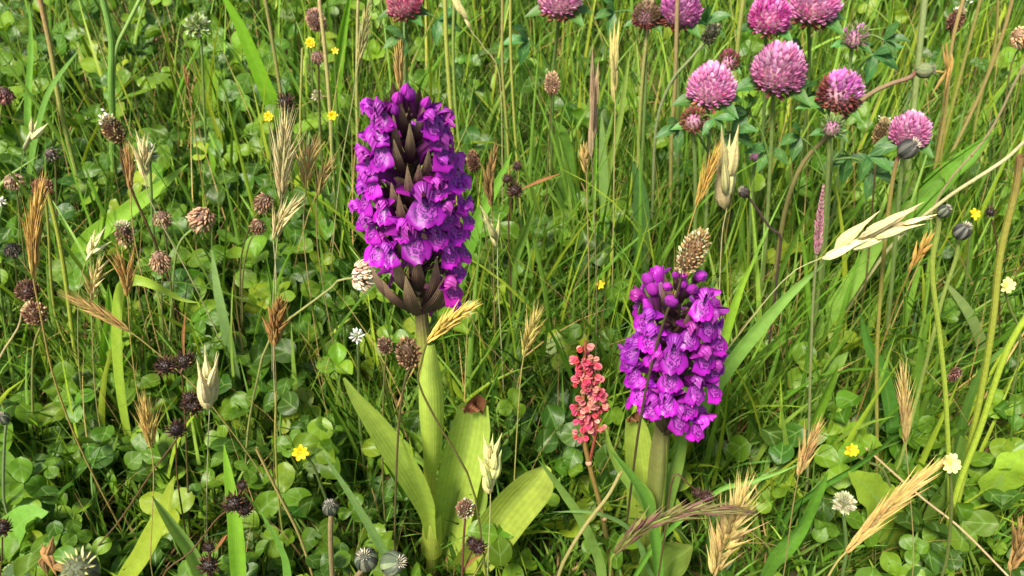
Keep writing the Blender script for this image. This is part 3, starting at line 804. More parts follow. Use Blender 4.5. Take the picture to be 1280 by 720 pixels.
def orchid(name_label, axis, Y, R_px, flowers, buds, bracts, back, fs, stem_pts, stem_r, leaf_specs, dark, bud_up=.15):
    ax = [at(x, y, Y) for x, y in axis]            # top first
    low = [at(x, y, Y) for x, y in stem_pts]
    path = rooted(ax + low)
    t = thing('marsh_orchid', name_label, 'orchid', (path[0].x, path[0].y, 0))
    n = len(path); rr = np.interp(np.linspace(0, 1, n), [0, .55, .75, 1], [stem_r, stem_r * .95, stem_r * .62, stem_r * .3])
    S = tube(path, rr, 12, 40, (.30, .38, .055), dark)
    f = S[2][:, :1]; mixw = np.clip((f - .42) / .2, 0, 1)
    S = (S[0], S[1], S[2], np.array((.38, .48, .06)) * (1 - mixw) + np.array(dark) * mixw)
    part('stem', S, 'stem', t)
    k = mpp(ax[len(ax) // 2]); Rw = R_px * k
    zs = [p.z for p in ax][::-1]; xs = [p.x for p in ax][::-1]
    axx = lambda z: float(np.interp(z, zs, xs))
    loc = Matrix.Translation(-t.location)
    def place(px, py, sc):
        P = at(px, py, Y - Rw * .7)
        for _ in range(3):
            sn = max(-.97, min(.97, (P.x - axx(P.z)) / Rw)); az = math.asin(sn)
            P = at(px, py, Y - Rw * math.cos(az))
        return P, az
    def flower(L, az, sc, kind='open', tint=None):
        yaw = math.pi + az + rng.uniform(-.22, .22)
        tilt = rng.uniform(-.22, .16); roll = rng.uniform(-.25, .25)
        rot = Matrix.Rotation(yaw, 4, 'Z') @ Matrix.Rotation(roll, 4, 'Y') @ Matrix.Rotation(tilt, 4, 'X')
        s = fs * sc
        C = Vector(L) - (rot @ Vector((0, .0026 * s, -.0038 * s, 0))).to_3d()
        m = loc @ Matrix.Translation(C) @ rot @ Matrix.Scale(s, 4)
        if kind == 'bud':
            obj('bud', BUD, t, m @ Matrix.Rotation(bud_up + rng.uniform(-.15, .25), 4, 'X'), jit((1, 1, 1), .15)); return
        c = tint or (rng.uniform(.55, 1.15),) * 3
        b = obj('flower', BODY, t, m, c)
        obj('lip', LIPS[rng.randrange(5)], b, None, c)
        j = rng.randrange(2)
        for sx in (0, 1):
            obj('sepal', WING[sx][j], b, Matrix.Rotation(rng.uniform(-.2, .2), 4, 'X'), tuple(x * rng.uniform(.85, 1.1) for x in c))
        obj('hood', HOOD[0], b, Matrix.Rotation(rng.uniform(-.15, .2), 4, 'X'), tuple(x * rng.uniform(.85, 1.1) for x in c))
        obj('column', COLUMN, b)
    def bract(P0, az, L, w, c0, c1, out=.55, side=0.0):
        o = Vector((math.sin(az), -math.cos(az), 0)); s_ = Vector((math.cos(az), math.sin(az), 0))
        pts = [P0, P0 + o * L * .42 * out * 1.5 + Vector((0, 0, L * .35)) + s_ * side * .3, P0 + o * L * out + Vector((0, 0, L * .92)) + s_ * side]
        part('bract', strip(pts, [w * .7, w, w * .05], tuple(o + Vector((0, 0, .3))), 5, 10, -.30, .1, jit(c0), jit(c1)), 'petal', t)
    for (px, py, sc, *rest) in flowers:
        L, az = place(px, py, sc)
        flower(L, az, sc, 'open', rest[0] if rest else None)
        z0 = L.z - .004
        bract(Vector((axx(z0), Y, z0)) + Vector((math.sin(az), -math.cos(az), 0)) * .002, az + rng.uniform(-.25, .25), .016 * fs, .0044 * fs, (.075, .030, .045), (.17, .10, .06), .62)
    for (px, py, sc) in buds:
        L, az = place(px, py, sc); flower(L, az, sc, 'bud')
    for (x0, y0, x1, y1, w) in bracts:
        L, az = place(x1, y1, 1); base = at(x0, y0, Y - Rw * .30)
        base.x = base.x * .6 + axx(base.z) * .4
        mid = base.lerp(L, .5) + Vector((math.sin(az), -math.cos(az), 0)) * .0022
        part('bract', strip([base, mid, L], [w * k * .65, w * k * .82, w * k * .05], (math.sin(az) * .6, -1, .25), 7, 12, -.24, .12, jit((.075, .026, .042), .15), jit((.44, .32, .18), .15), p=1.9), 'petal', t)
    za, zb = min(zs), max(zs)
    for i in range(back):
        az = R(95) + (i * 2.39996) % R(170); z = za + (zb - za) * (.06 + .84 * (i + .5) / back)
        d = Vector((math.sin(az), -math.cos(az), 0)); env = .75 + .25 * math.sin(math.pi * (i + .5) / back)
        flower(Vector((axx(z), Y, z)) + d * Rw * .92 * env, az, .95)
        bract(Vector((axx(z - .004), Y, z - .006)), az, .016 * fs, .0042 * fs, (.075, .03, .04), (.2, .13, .07))
    for (pts, ws, cc, kw) in leaf_specs:
        kw = dict(kw); tipb = kw.pop('burnt', None); nm = kw.pop('name', 'leaf')
        P = [at(x, y, yy) for x, y, yy in pts]; kk = mpp(P[0])
        lf = part(nm, strip(P, [w * kk for w in ws], kw.pop('normal', (0, -1, .5)), 9, 26, kw.pop('fold', .2), kw.pop('cup', .1), cc[0], cc[1], kw.pop('twist', 0.0), kw.pop('wave', .03)), 'blade', t)
        if tipb:
            e = P[-1]; w = tipb * kk
            g = merge([strip([e - Vector((0, 0, w * .55)), e + Vector((w * .05, -w * .12, w * .1)), e + Vector((-w * .15, -w * .55, w * .15)), e + Vector((-w * .3, -w * .45, -w * .35))], [w * .95, w * 1.0, w * .7, w * .3], (0, -1, .4), 7, 14, .3, .2, (.12, .045, .02), (.26, .10, .05), .5, .2)])
            o = part('withered_tip', g, 'straw', t); o.parent = lf; o['label'] = 'curled dark brown withered leaf tip'
    return t

LIGHTLEAF = ((.40, .50, .06), (.46, .57, .10))
WITH = (1.25, 1.6, .8)
YA = .200
orchid_a = orchid('tall purple orchid with broad pale leaves and brown bracts down the spike',
    [(508, 122), (512, 200), (518, 300), (527, 395)], YA, 60,
    [(478, 152, .72), (470, 168, .8), (474, 194, .92), (459, 213, .85), (464, 232, .8), (457, 252, .85), (450, 274, .8), (464, 290, .9), (470, 318, .95), (478, 270, .7), (486, 324, .7), (533, 266, 1.18), (518, 306, 1.1),
     (540, 158, .72), (551, 172, .8), (556, 196, .98), (572, 226, .95), (577, 250, .9), (584, 272, .75), (572, 290, .95), (580, 312, .85), (563, 322, .8), (558, 212, .7), (548, 240, .65), (573, 340, .75), (566, 366, .95, (1.15, 1.3, .85)), (560, 272, .85), (503, 292, .72), (548, 300, .75)],
    [(496, 146, .72), (520, 142, .78), (508, 136, .70), (530, 150, .66), (489, 158, .7)],
    [(513, 205, 512, 154, 14), (502, 212, 491, 140, 13), (521, 180, 530, 130, 14), (508, 175, 499, 118, 13), (507, 222, 492, 174, 15), (514, 262, 509, 207, 15), (527, 232, 536, 186, 14), (500, 270, 489, 228, 15), (507, 296, 498, 242, 16),
     (514, 372, 492, 320, 22), (505, 388, 463, 333, 24), (523, 365, 521, 318, 20), (536, 385, 546, 322, 20), (560, 300, 567, 262, 14), (560, 362, 586, 330, 18), (528, 330, 530, 285, 18), (515, 392, 478, 350, 22), (545, 388, 574, 352, 22), (518, 240, 524, 205, 14), (510, 330, 500, 285, 18), (532, 392, 556, 345, 22), (520, 395, 507, 345, 22)],
    17, .92, [(531, 440), (537, 560), (538, 650), (540, 712)], .0026,
    [([(539, 700, .1965), (539, 650, .1962)], [26, 22], LIGHTLEAF, dict(fold=.10, cup=-.6, name='sheath_leaf', wave=0)),
     ([(539, 590, .1970), (539, 560, .196), (538, 500, .1955), (536, 432, .197)], [18, 25, 29, 12], LIGHTLEAF, dict(fold=.10, cup=-.6, name='sheath_leaf', wave=0)),
     ([(540, 672, .1975), (536, 645, .1955), (530, 622, .1935), (513, 588, .190), (478, 535, .187), (448, 498, .185), (430, 472, .184)], [14, 18, 26, 31, 26, 14, 3], LIGHTLEAF, dict(fold=.28, normal=(-.15, -1, .9))),
     ([(545, 745, .199), (556, 690, .203), (570, 610, .206), (586, 540, .208), (592, 500, .208)], [26, 42, 47, 44, 30], LIGHTLEAF, dict(fold=.22, normal=(.1, -1, .6), burnt=21)),
     ([(545, 745, .200), (590, 700, .198), (632, 640, .194), (668, 600, .190), (684, 582, .189)], [20, 45, 50, 42, 10], LIGHTLEAF, dict(fold=.20, normal=(.25, -1, .9))),
     ([(545, 740, .203), (572, 680, .205), (590, 620, .207), (598, 590, .207)], [20, 34, 36, 14], ((.20, .34, .06), (.25, .40, .07)), dict(fold=.2))],
    (.17, .15, .06), .55)
orchid_b = orchid('shorter magenta-purple orchid with a dense rounded spike beside the red sorrel',
    [(852, 348), (845, 400), (836, 470), (829, 545)], YA, 60,
    [(842, 446, 1.2), (880, 450, 1.05), (837, 478, 1.0), (886, 408, 1.0), (878, 385, .9), (812, 425, .95), (790, 440, .9, (.6, .6, .75)), (870, 492, 1.0), (892, 488, .95), (833, 507, 1.05), (812, 512, .95), (849, 526, 1.0), (872, 538, 1.05), (862, 512, .95), (894, 464, .95), (897, 428, .95), (806, 405, .9), (792, 470, .95, (.75, .75, .85)), (862, 425, .95), (818, 452, .85), (800, 492, .9), (784, 452, .85, (.6, .6, .7))],
    [(800, 368, 1.0), (874, 366, 1.0), (830, 396, 1.1), (830, 374, .8), (841, 358, .65), (806, 384, 1.05), (856, 356, .6), (866, 382, .95), (848, 372, .75)],
    [(842, 395, 826, 352, 10), (848, 380, 858, 340, 10), (845, 365, 846, 338, 9), (838, 440, 818, 400, 12), (846, 420, 862, 388, 12), (832, 542, 822, 500, 16), (834, 545, 852, 505, 16)],
    13, .86, [(826, 580), (822, 640), (817, 700)], .0026,
    [([(817, 730, .199), (822, 640, .197), (826, 580, .1965), (829, 530, .198)], [20, 22, 20, 12], ((.26, .33, .07), (.22, .20, .08)), dict(fold=.1, cup=-.9, name='sheath_leaf', wave=0)),
     ([(808, 735, .203), (803, 660, .206), (800, 590, .208), (795, 540, .209), (790, 518, .209)], [26, 36, 33, 27, 16], LIGHTLEAF, dict(fold=.2, burnt=13)),
     ([(818, 700, .200), (832, 620, .205), (846, 565, .208), (853, 535, .209)], [12, 20, 18, 5], ((.16, .27, .05), (.20, .33, .06)), dict(fold=.3, normal=(.5, -1, .5))),
     ([(818, 740, .190), (835, 705, .182), (856, 690, .178), (866, 682, .177)], [20, 48, 40, 8], ((.16, .30, .045), (.24, .30, .06)), dict(fold=.5, normal=(-.3, -.6, 1)))],
    (.10, .055, .045))

# ================================================================ RED CLOVER
P2, P3, P4 = (PINK, (.84, .46, .70)), (MAGENTA, PINK), ((.72, .22, .56), (.80, .36, .64))
red_clover(973, 90, .17, 37, [(962, 200), (955, 330)], 'largest round pink clover flower, fully open, among the flower cluster', P2, leaves=[(935, 140, 40, 170), (1008, 120, 34, 20), (962, 185, 34, 250)], n=95)
red_clover(889, 111, .165, 32, [(885, 190), (880, 320)], 'domed pink clover flower beside a tall yellow-green stem', P2, leaves=[(915, 165, 34, 320), (850, 160, 34, 200)], n=85)
red_clover(962, 22, .17, 27, [(955, 120), (950, 250)], 'deep magenta upright oval clover flower behind the largest pink one', P3, squash=1.1, dy=.02)
red_clover(1018, 6, .17, 34, [(1010, 110), (1000, 220)], 'broad pink clover flower standing behind the young green head', P2, dy=.02, leaves=[(1002, 62, 30, 200)])
red_clover(1050, 117, .165, 30, [(1040, 200), (1030, 330)], 'fading clover flower, pink on top with withered dark red florets below', P4, dead=.52, axis=(.35, -.1, 1), leaves=[(1060, 195, 40, 270), (1090, 215, 36, 330)])
red_clover(1137, 166, .165, 27, [(1125, 250), (1110, 400)], 'small round mauve clover flower behind a pale green stalk', P2, leaves=[(1085, 195, 36, 330)])
red_clover(1069, 46, .168, 19, [(1060, 110), (1045, 240)], 'young green clover head just turning pink on one side', P4, young=1, green=.3, n=30, leaves=[(1092, 68, 36, 330), (1105, 50, 30, 10)])
red_clover(1041, 158, .16, 18, [(1035, 230), (1025, 350)], 'young hairy green clover head below the fading clover flower', ((.24, .32, .12), (.3, .26, .18)), young=1, green=.9, n=16, leaves=[(1000, 170, 34, 190)])
red_clover(850, 15, .17, 28, [(848, 120), (846, 260)], 'pink clover flower crossed by a tan grass stem', P4, axis=(.2, -.1, 1), dead=.08, leaves=[(880, 30, 34, 30)])
red_clover(808, 20, .168, 19, [(806, 120), (800, 260)], 'olive-brown faded clover head beside a pink one at tan stem', ((.28, .22, .11), (.36, .22, .16)), dead=.3, leaves=[(768, 15, 30, 190)])
red_clover(505, 6, .17, 24, [(508, 100), (512, 220)], 'salmon-pink fading clover flower behind the tall orchid spike', ((.66, .16, .24), (.74, .36, .42)), dead=.12, dy=.02, leaves=[(548, 25, 32, 330), (505, 48, 30, 200)])
red_clover(700, 0, .172, 30, [(692, 100), (690, 230)], 'pale pink ragged clover flower above the thin upright stems', ((.78, .44, .56), (.80, .34, .60)), dead=.08, dy=.02, leaves=[(660, 50, 34, 190)])
red_clover(868, 150, .155, 19, [(868, 220), (868, 340)], 'withered dark red clover head tucked under a pink clover flower', ((.26, .06, .06), (.34, .14, .10)), dead=.9, n=55, leaves=[(893, 148, 26, 300)])
red_clover(911, 76, .165, 15, [(910, 150), (905, 260)], 'small dull dark red clover head between two pink clover flowers', ((.24, .04, .08), (.32, .07, .12)), dead=.6, n=50, dy=.02)
red_clover(945, 196, .12, 8, [(940, 240), (935, 330)], 'tiny pink clover bud low beneath the large flowers', P4, n=26)

# ================================================================ SPENT BROWN HEADS
RB, GB = ((.24, .13, .085), (.34, .22, .14)), ((.13, .065, .045), (.30, .19, .11))
brown_head(142, 164, .15, 24, 42, 97, [(158, 220), (205, 330), (232, 430)], 'brown plantain head tipped with white anthers on a long brown stalk', ((.20, .105, .06), (.46, .31, .17)), 'plantain', (.62, .58, .34), 6, (.14, .085, .04), 3.4)
brown_head(156, 293, .11, 23, 30, 85, [(165, 330), (185, 420)], 'brown spent clover head capped with cream florets', GB, cap=(.60, .54, .36))
brown_head(203, 273, .115, 20, 22, 80, [(210, 320), (222, 430)], 'small round rosy-brown clover head beside two grass stalks', RB)
brown_head(200, 326, .105, 25, 29, 92, [(202, 380), (210, 470)], 'round pinkish-brown spent clover head behind the long brown stalk', ((.27, .16, .10), (.40, .27, .17)))
brown_head(253, 273, .115, 29, 28, 50, [(222, 310), (214, 380), (212, 460)], 'tilted brown clover head on a curved green stalk', ((.25, .145, .09), (.36, .23, .14)), cap=None, stemc=(.22, .30, .09), sw=3)
brown_head(330, 253, .12, 24, 24, 60, [(310, 290), (300, 340), (305, 440)], 'brown spent clover head, upper of a touching pair', GB)
brown_head(323, 283, .115, 20, 20, 60, [(310, 310), (303, 360), (306, 450)], 'brown spent clover head, lower of a touching pair', GB)
brown_head(5, 118, .14, 22, 20, 60, [(0, 150), (-8, 240)], 'dark brown head near two little cream grass seeds', ((.10, .045, .04), (.18, .09, .07)))
brown_head(63, 192, .12, 16, 15, 120, [(70, 230), (72, 300)], 'tiny purplish bud on a thin brown stem among clover leaves', ((.14, .09, .10), (.25, .17, .12)), n=30)
brown_head(17, 226, .12, 20, 20, 90, [(24, 260), (36, 360)], 'dull brown fuzzy clover head beside tall straw grass ear', ((.18, .11, .07), (.28, .19, .12)))
brown_head(54, 237, .14, 22, 26, 80, [(60, 280), (70, 400), (110, 470)], 'dark red-brown plantain head behind the tall straw grass ear', ((.14, .05, .04), (.22, .10, .07)), 'plantain', stemc=(.30, .33, .06), sw=3.4)
brown_head(36, 364, .115, 28, 22, 110, [(28, 385), (22, 410), (-5, 460)], 'dark crumbly plantain head, upper of two, on a cream stalk', ((.10, .045, .035), (.20, .11, .07)), 'plantain', stemc=(.50, .42, .2), sw=2.6)
brown_head(45, 394, .11, 27, 34, 95, [(42, 440), (42, 520)], 'plump dark brown plantain head below another on pale stalk', ((.16, .075, .05), (.36, .24, .15)), 'plantain', stemc=(.26, .30, .08), sw=3)
brown_head(511, 443, .15, 27, 47, 96, [(506, 480), (498, 540), (494, 640)], 'curly brown plantain seed head in front of the tall orchid stem', ((.17, .095, .055), (.42, .28, .15)), 'plantain', stemc=(.12, .10, .04), sw=3, n=150)
brown_head(482, 433, .135, 18, 24, 100, [(480, 470), (478, 560)], 'small dark brown plantain head beside the curly brown seed head', ((.13, .065, .05), (.30, .19, .12)), 'plantain', sw=2.4)
brown_head(450, 345, .145, 38, 22, 170, [(425, 350), (412, 362), (340, 420)], 'pinkish-brown clover head lying sideways against the orchid spike', ((.36, .23, .18), (.48, .36, .27)), stemc=(.30, .30, .10), sw=3)
brown_head(865, 317, .188, 33, 68, 78, [(845, 368), (834, 388), (814, 455), (797, 545), (780, 680)], 'tall straw-brown plantain head rising from the shorter orchid spike', ((.36, .22, .10), (.60, .44, .25)), 'plantain', stemc=(.09, .075, .03), sw=3.6, n=210)
brown_head(690, 106, .145, 18, 30, 90, [(688, 150), (682, 260)], 'upright brown clover seed head among thin green stems', ((.33, .20, .13), (.44, .30, .2)), 'plantain', sw=2)
brown_head(396, 27, .16, 22, 28, 110, [(398, 80), (402, 200)], 'reddish-brown cylindrical head above the yellow trefoil flower', ((.20, .10, .09), (.30, .17, .13)), 'plantain')
brown_head(397, 71, .145, 16, 17, 90, [(398, 110), (404, 220)], 'small reddish-brown head just under the yellow trefoil flower', ((.20, .10, .09), (.28, .15, .11)))
brown_head(888, 43, .165, 21, 27, 65, [(862, 75), (838, 105), (820, 160), (815, 260)], 'dark green knobbly plantain bud on a curved grey-green stalk', ((.035, .04, .022), (.13, .13, .08)), 'plantain', stemc=(.22, .27, .12), sw=4)
brown_head(1101, 167, .155, 17, 42, 95, [(1093, 220), (1085, 330)], 'thin brown plantain head with white anthers by the mauve clover', ((.20, .115, .06), (.36, .25, .13)), 'plantain', (.62, .6, .3), 3, (.17, .11, .05))
brown_head(1194, 27, .165, 20, 30, 88, [(1188, 70), (1170, 200), (1160, 330)], 'dark brown plantain head with a white anther on tan stem', ((.12, .055, .04), (.22, .12, .08)), 'plantain', (.60, .55, .3), 3, (.32, .24, .09))
brown_head(592, 203, .14, 16, 34, 95, [(600, 250), (612, 330)], 'dark brown rush-like plantain head just behind the orchid spike', ((.13, .055, .045), (.26, .14, .08)), 'plantain', sw=2)
brown_head(1275, 45, .165, 24, 22, 150, [(1262, 90), (1250, 200)], 'light tan dried clover head beside tall slanting tan stems', ((.42, .26, .13), (.52, .35, .2)))
brown_head(582, 637, .15, 22, 36, 88, [(580, 670), (578, 720)], 'pale-scaled brown plantain head beside the broad orchid leaf', ((.20, .11, .07), (.52, .38, .24)), 'plantain', stemc=(.16, .06, .05), sw=3)
brown_head(1195, 468, .07, 16, 22, 90, [(1195, 500), (1195, 540)], 'small dark head low between the tall hawkbit stalks', ((.08, .03, .03), (.18, .08, .07)))
brown_head(15, 312, .09, 20, 18, 90, [(20, 340), (25, 380)], 'near-black small head low among clover leaves', ((.03, .03, .028), (.08, .06, .05)))

# ================================================================ GRASS EARS
grass_ear([(352, 250), (354, 200), (358, 150)], .15, 30, [(344, 330), (340, 420), (342, 540)], 'tall pale bristly straw grass ear behind dry seed heads', CREAM, 30, .40, .17, .40, .5)
grass_ear([(383, 235), (384, 205), (390, 185)], .15, 28, [(380, 300), (395, 420), (410, 520)], 'short thick golden grass ear beside the tall pale one', STRAW, 22, .55, .2, .5, .4, col2=CREAM)
grass_ear([(396, 250), (402, 225), (412, 205)], .145, 18, [(398, 320), (420, 450)], 'thin tan grass ear peeping out behind the golden ear', TAN, 14, .55, .2, .4, .3, joined=True)
grass_ear([(342, 300), (352, 275), (372, 252)], .145, 26, [(345, 350), (342, 450), (348, 560)], 'cream grass ear leaning over below the tall bristly ear', CREAM, 18, .5, .2, .42, .3)
grass_ear([(42, 348), (42, 290), (52, 228)], .16, 22, [(50, 390), (70, 480), (110, 580), (180, 715)], 'very long upright straw grass ear with a long bent stalk', (.55, .33, .10), 40, .30, .16, .28, .45, stem_w=2.6)
grass_ear([(163, 238), (162, 215), (158, 185)], .15, 18, [(168, 300), (190, 400)], 'reddish straw grass ear behind the plantain with white anthers', (.50, .27, .12), 18, .5, .18, .25, .4, joined=True)
grass_ear([(182, 225), (180, 205), (178, 180)], .15, 14, [(192, 260), (250, 370), (290, 460)], 'small yellow-straw grass ear near a whitish clover head', CREAM, 10, .6, .2, .3, .4, joined=True)
grass_ear([(160, 372), (157, 345), (148, 322)], .13, 20, [(163, 420), (170, 480)], 'short golden-brown grass ear with spreading bristles', (.48, .28, .09), 16, .55, .2, .45, .5)
grass_ear([(116, 375), (118, 350), (125, 328)], .125, 20, [(115, 400), (118, 480)], 'shaggy green-and-straw grass ear by the yellow-green leaf', (.42, .34, .12), 16, .5, .22, .6, .3, col2=CREAM)
grass_ear([(108, 325), (116, 312), (122, 300)], .135, 14, [(98, 370), (98, 450)], 'small pale whitish grass spikelet on a slanting stalk', (.54, .47, .28), 7, .7, .25, .3, .2, stemc=(.45, .4, .15))
grass_ear([(163, 415), (125, 392), (86, 371)], .13, 22, [(195, 440), (245, 485), (290, 540)], 'slanting straw grass ear drooping across the clover leaves', (.50, .30, .11), 26, .34, .17, .32, .5)
grass_ear([(343, 432), (346, 405), (350, 375)], .13, 34, [(345, 480), (342, 560)], 'plump brown oval grass ear on a thin yellow stalk', (.40, .235, .08), 30, .45, .3, .5, .2)
grass_ear([(534, 428), (560, 404), (596, 380)], .168, 24, [(526, 455), (524, 480), (548, 530), (590, 605), (604, 690)], 'golden grass ear leaning against the base of the orchid spike', (.56, .39, .09), 24, .34, .26, .45, .25, stemc=(.17, .15, .045), stem_w=3.6)
grass_ear([(655, 445), (662, 420), (672, 392)], .12, 20, [(650, 480), (645, 560)], 'feathery yellow grass ear between the two orchids', (.54, .42, .13), 18, .5, .18, .42, .4)
grass_ear([(613, 618), (613, 590), (615, 560)], .12, 16, [(612, 660), (610, 700)], 'pale greenish grass ear over the broad orchid leaf', (.62, .56, .24), 12, .5, .28, .22, .2)
grass_ear([(189, 560), (186, 535), (180, 500)], .12, 22, [(192, 600), (188, 700)], 'upright golden grass ear among round clover leaves', (.56, .38, .12), 22, .45, .18, .36, .45)
grass_ear([(870, 258), (884, 220), (899, 182)], .165, 20, [(858, 300), (845, 360), (835, 420)], 'long golden grass ear slanting above the shorter orchid', (.58, .36, .09), 30, .32, .18, .3, .5)
grass_ear([(1027, 322), (1070, 300), (1100, 288), (1145, 274)], .16, 30, [(985, 345), (930, 410), (880, 480), (850, 560)], 'large cream oat-like spikelets nodding on a slanting stem', (.60, .50, .28), 9, .44, .30, .20, .3, stemc=(.42, .44, .2), name='oat_grass_ear')
grass_ear([(998, 595), (1008, 565), (1024, 532)], .12, 18, [(990, 640), (980, 715)], 'thin straw grass ear on a long straight golden stalk', (.52, .33, .13), 18, .42, .18, .3, .4)
grass_ear([(1132, 555), (1131, 510), (1128, 460)], .13, 18, [(1136, 600), (1142, 690)], 'tall narrow straw grass ear beside the yellow flower', (.60, .42, .16), 26, .34, .16, .26, .4)
grass_ear([(1058, 690), (1100, 645), (1135, 612), (1176, 578)], .115, 24, [(1045, 705), (1030, 730)], 'thick slanting straw-coloured grass ear over low leaves', (.58, .38, .14), 40, .26, .18, .26, .3, stem_w=3)
grass_ear([(1263, 715), (1272, 690), (1276, 655)], .10, 16, [(1262, 730)], 'short brown grass ear in low grass near the crinkled lobed leaf', (.42, .25, .09), 14, .5, .2, .3, .3, joined=True)
grass_ear([(893, 718), (905, 680), (920, 645), (934, 608)], .13, 34, [(888, 735), (880, 760)], 'ragged pale cream grass ear beside the purple-tinged ear', (.66, .47, .19), 34, .34, .18, .5, .3)
grass_ear([(768, 692), (800, 662), (850, 642), (900, 637), (938, 640)], .145, 22, [(764, 705), (762, 730)], 'bending purple-brown and green grass ear in front of the orchid', (.20, .19, .07), 44, .20, .2, .34, .3, stemc=(.25, .33, .06), col2=(.17, .075, .08), name='bent_grass_ear', stem_w=4)
grass_ear([(500, 112), (499, 85), (500, 52)], .165, 20, [(502, 160), (506, 260)], 'tan grass ear standing behind the top of the orchid spike', (.46, .29, .11), 20, .42, .2, .28, .2)
grass_ear([(447, 85), (454, 45), (463, 0)], .175, 22, [(440, 130), (425, 220), (415, 320)], 'tall grey-straw grass ear on a thin stem near the orchid', (.42, .36, .16), 26, .32, .17, .26, .2)
grass_ear([(262, 515), (261, 495), (262, 462)], .12, 17, [(260, 560), (258, 660)], 'pale cream grass husk beside the dark rush heads', (.54, .46, .26), 6, .75, .3, .18, .3)
grass_ear([(908, 262), (908, 230), (910, 196)], .16, 22, [(902, 300), (898, 400)], 'broad cream papery grass husk above the shorter orchid', (.62, .49, .24), 7, .80, .3, .14, .2, name='grass_husk')
grass_ear([(1021, 318), (1024, 280), (1030, 226)], .155, 15, [(1016, 380), (1012, 500), (1010, 600)], 'slim pinkish-purple foxtail grass spike on a pale stalk', (.56, .20, .34), 150, .085, .34, .35, .1, stemc=(.33, .34, .15), joined=True, name='foxtail_grass', col2=(.62, .38, .42), stem_w=4)
grass_ear([(1137, 340), (1148, 320), (1160, 300)], .13, 14, [(1120, 380), (1100, 440)], 'small orange-brown grass spikelet below the oat spikelets', (.48, .26, .07), 12, .55, .2, .25, .2, joined=True)
grass_ear([(236, 112), (234, 98), (230, 82)], .14, 13, [(240, 140), (250, 210)], 'small orange-brown grass spike in the dark clover', (.46, .24, .09), 14, .5, .22, .25, .1, joined=True)
grass_ear([(615, 260), (612, 230), (620, 180)], .13, 14, [(616, 300), (618, 380)], 'brownish short grass spike behind the orchid beside dark rush', (.36, .22, .09), 16, .4, .24, .3, .1, joined=True)
grass_ear([(733, 218), (731, 200), (730, 184)], .14, 12, [(734, 260), (736, 340)], 'little tan grass spike between thin upright stems', (.48, .30, .12), 12, .5, .24, .25, .1, joined=True)
grass_ear([(769, 130), (768, 90), (771, 50)], .16, 8, [(768, 180), (766, 330)], 'narrow yellow dry sheath on an upright thin stem', (.58, .46, .18), 8, .6, .14, .08, .1, joined=True)
grass_ear([(740, 200), (742, 140), (741, 85)], .165, 10, [(742, 240), (745, 330)], 'long pinkish-brown dry sheath on an upright stem', (.38, .28, .18), 8, .6, .12, .06, .1, joined=True)
grass_ear([(1088, 100), (1200, 250), (1190, 70)][2:] + [(1184, 90), (1182, 60)], .16, 14, [(1182, 150), (1165, 300)], 'orange-tan dry grass sheath by a dark plantain head', (.50, .31, .10), 10, .6, .16, .15, .1, joined=True)
grass_ear([(30, 190), (38, 175), (42, 160)], .13, 10, [(24, 240), (25, 320)], 'two little cream grass seeds on a thin green stem', (.62, .55, .3), 4, .8, .26, .3, .1, stemc=(.2, .3, .08))
grass_ear([(606, 270), (618, 290), (622, 310)][::-1], .12, 14, [(622, 350), (626, 420)], 'pale cream grass seeds beside the orchid spike', (.66, .58, .28), 7, .7, .22, .25, .2)
grass_ear([(590, 40), (580, 20), (575, 8)], .165, 8, [(605, 60), (625, 100), (628, 240)], 'single cream grass seed on a bent thin stem', (.62, .50, .24), 4, .9, .24, .1, .2)
grass_ear([(64, 690), (58, 700), (52, 680)][::-1], .10, 16, [(60, 720)], 'brown papery dead bract low among clover leaves', (.40, .24, .10), 4, .95, .3, .15, .2, joined=True)

# ================================================================ WOOD RUSH
rush([(207, 458, 15), (231, 451, 15)], .125, [[(222, 462), (228, 475), (233, 560), (236, 650), (240, 718)], [(207, 462), (222, 466), (230, 455)]], 'forked blackish rush head, highest of the dark clusters', leafbract=[(230, 445), (229, 420), (232, 390)])
rush([(242, 506, 17), (237, 497, 10)], .122, [[(236, 520), (224, 545), (190, 590), (150, 650), (118, 690)]], 'round black rush head on a slanting green-brown stalk')
rush([(221, 537, 14)], .118, [[(220, 552), (222, 600), (232, 665), (241, 718)]], 'black rush head with pinkish scales on a dark red stalk', col=(.055, .028, .028))
rush([(293, 629, 16), (306, 637, 12), (303, 607, 8)], .11, [[(286, 637), (270, 650), (238, 690), (205, 718)], [(293, 630), (300, 615), (303, 607)]], 'ragged black rush head beside an upright green blade')
rush([(262, 706, 16), (262, 684, 9)], .10, [[(262, 690), (262, 700), (262, 730)]], 'low black rush head with an orange-brown bract beside green blade', leafbract=[(268, 690), (278, 675), (284, 668)])
rush([(598, 684, 13), (590, 678, 9)], .13, [[(590, 690), (580, 712), (576, 730)]], 'dark rush head beside the pale-scaled plantain head', col=(.06, .025, .03), leafbract=[(578, 715), (590, 700), (606, 690)])
rush([(3, 660, 14)], .09, [[(3, 672), (2, 700), (0, 730)]], 'lone dark rush head beside the ragged-edged dull green leaf')
rush([(357, 128, 14)], .14, [[(355, 136), (345, 90), (330, 40), (322, 0)][:1] + [(352, 170), (350, 260)]], 'dark brown rush head behind the tall bristly grass ear')
rush([(644, 238, 12), (634, 224, 8), (646, 208, 7)], .125, [[(640, 245), (636, 280), (638, 360)], [(640, 245), (646, 225), (646, 208)]], 'dark purple-brown rush head with a cream bract behind the orchid', col=(.06, .022, .025), leafbract=[(652, 236), (675, 226), (700, 217)])
rush([(884, 622, 11), (872, 616, 7)], .115, [[(880, 620), (862, 606), (842, 594), (834, 650)]], 'dark rush head tucked behind the purple-tinged grass ear', col=(.06, .022, .025))
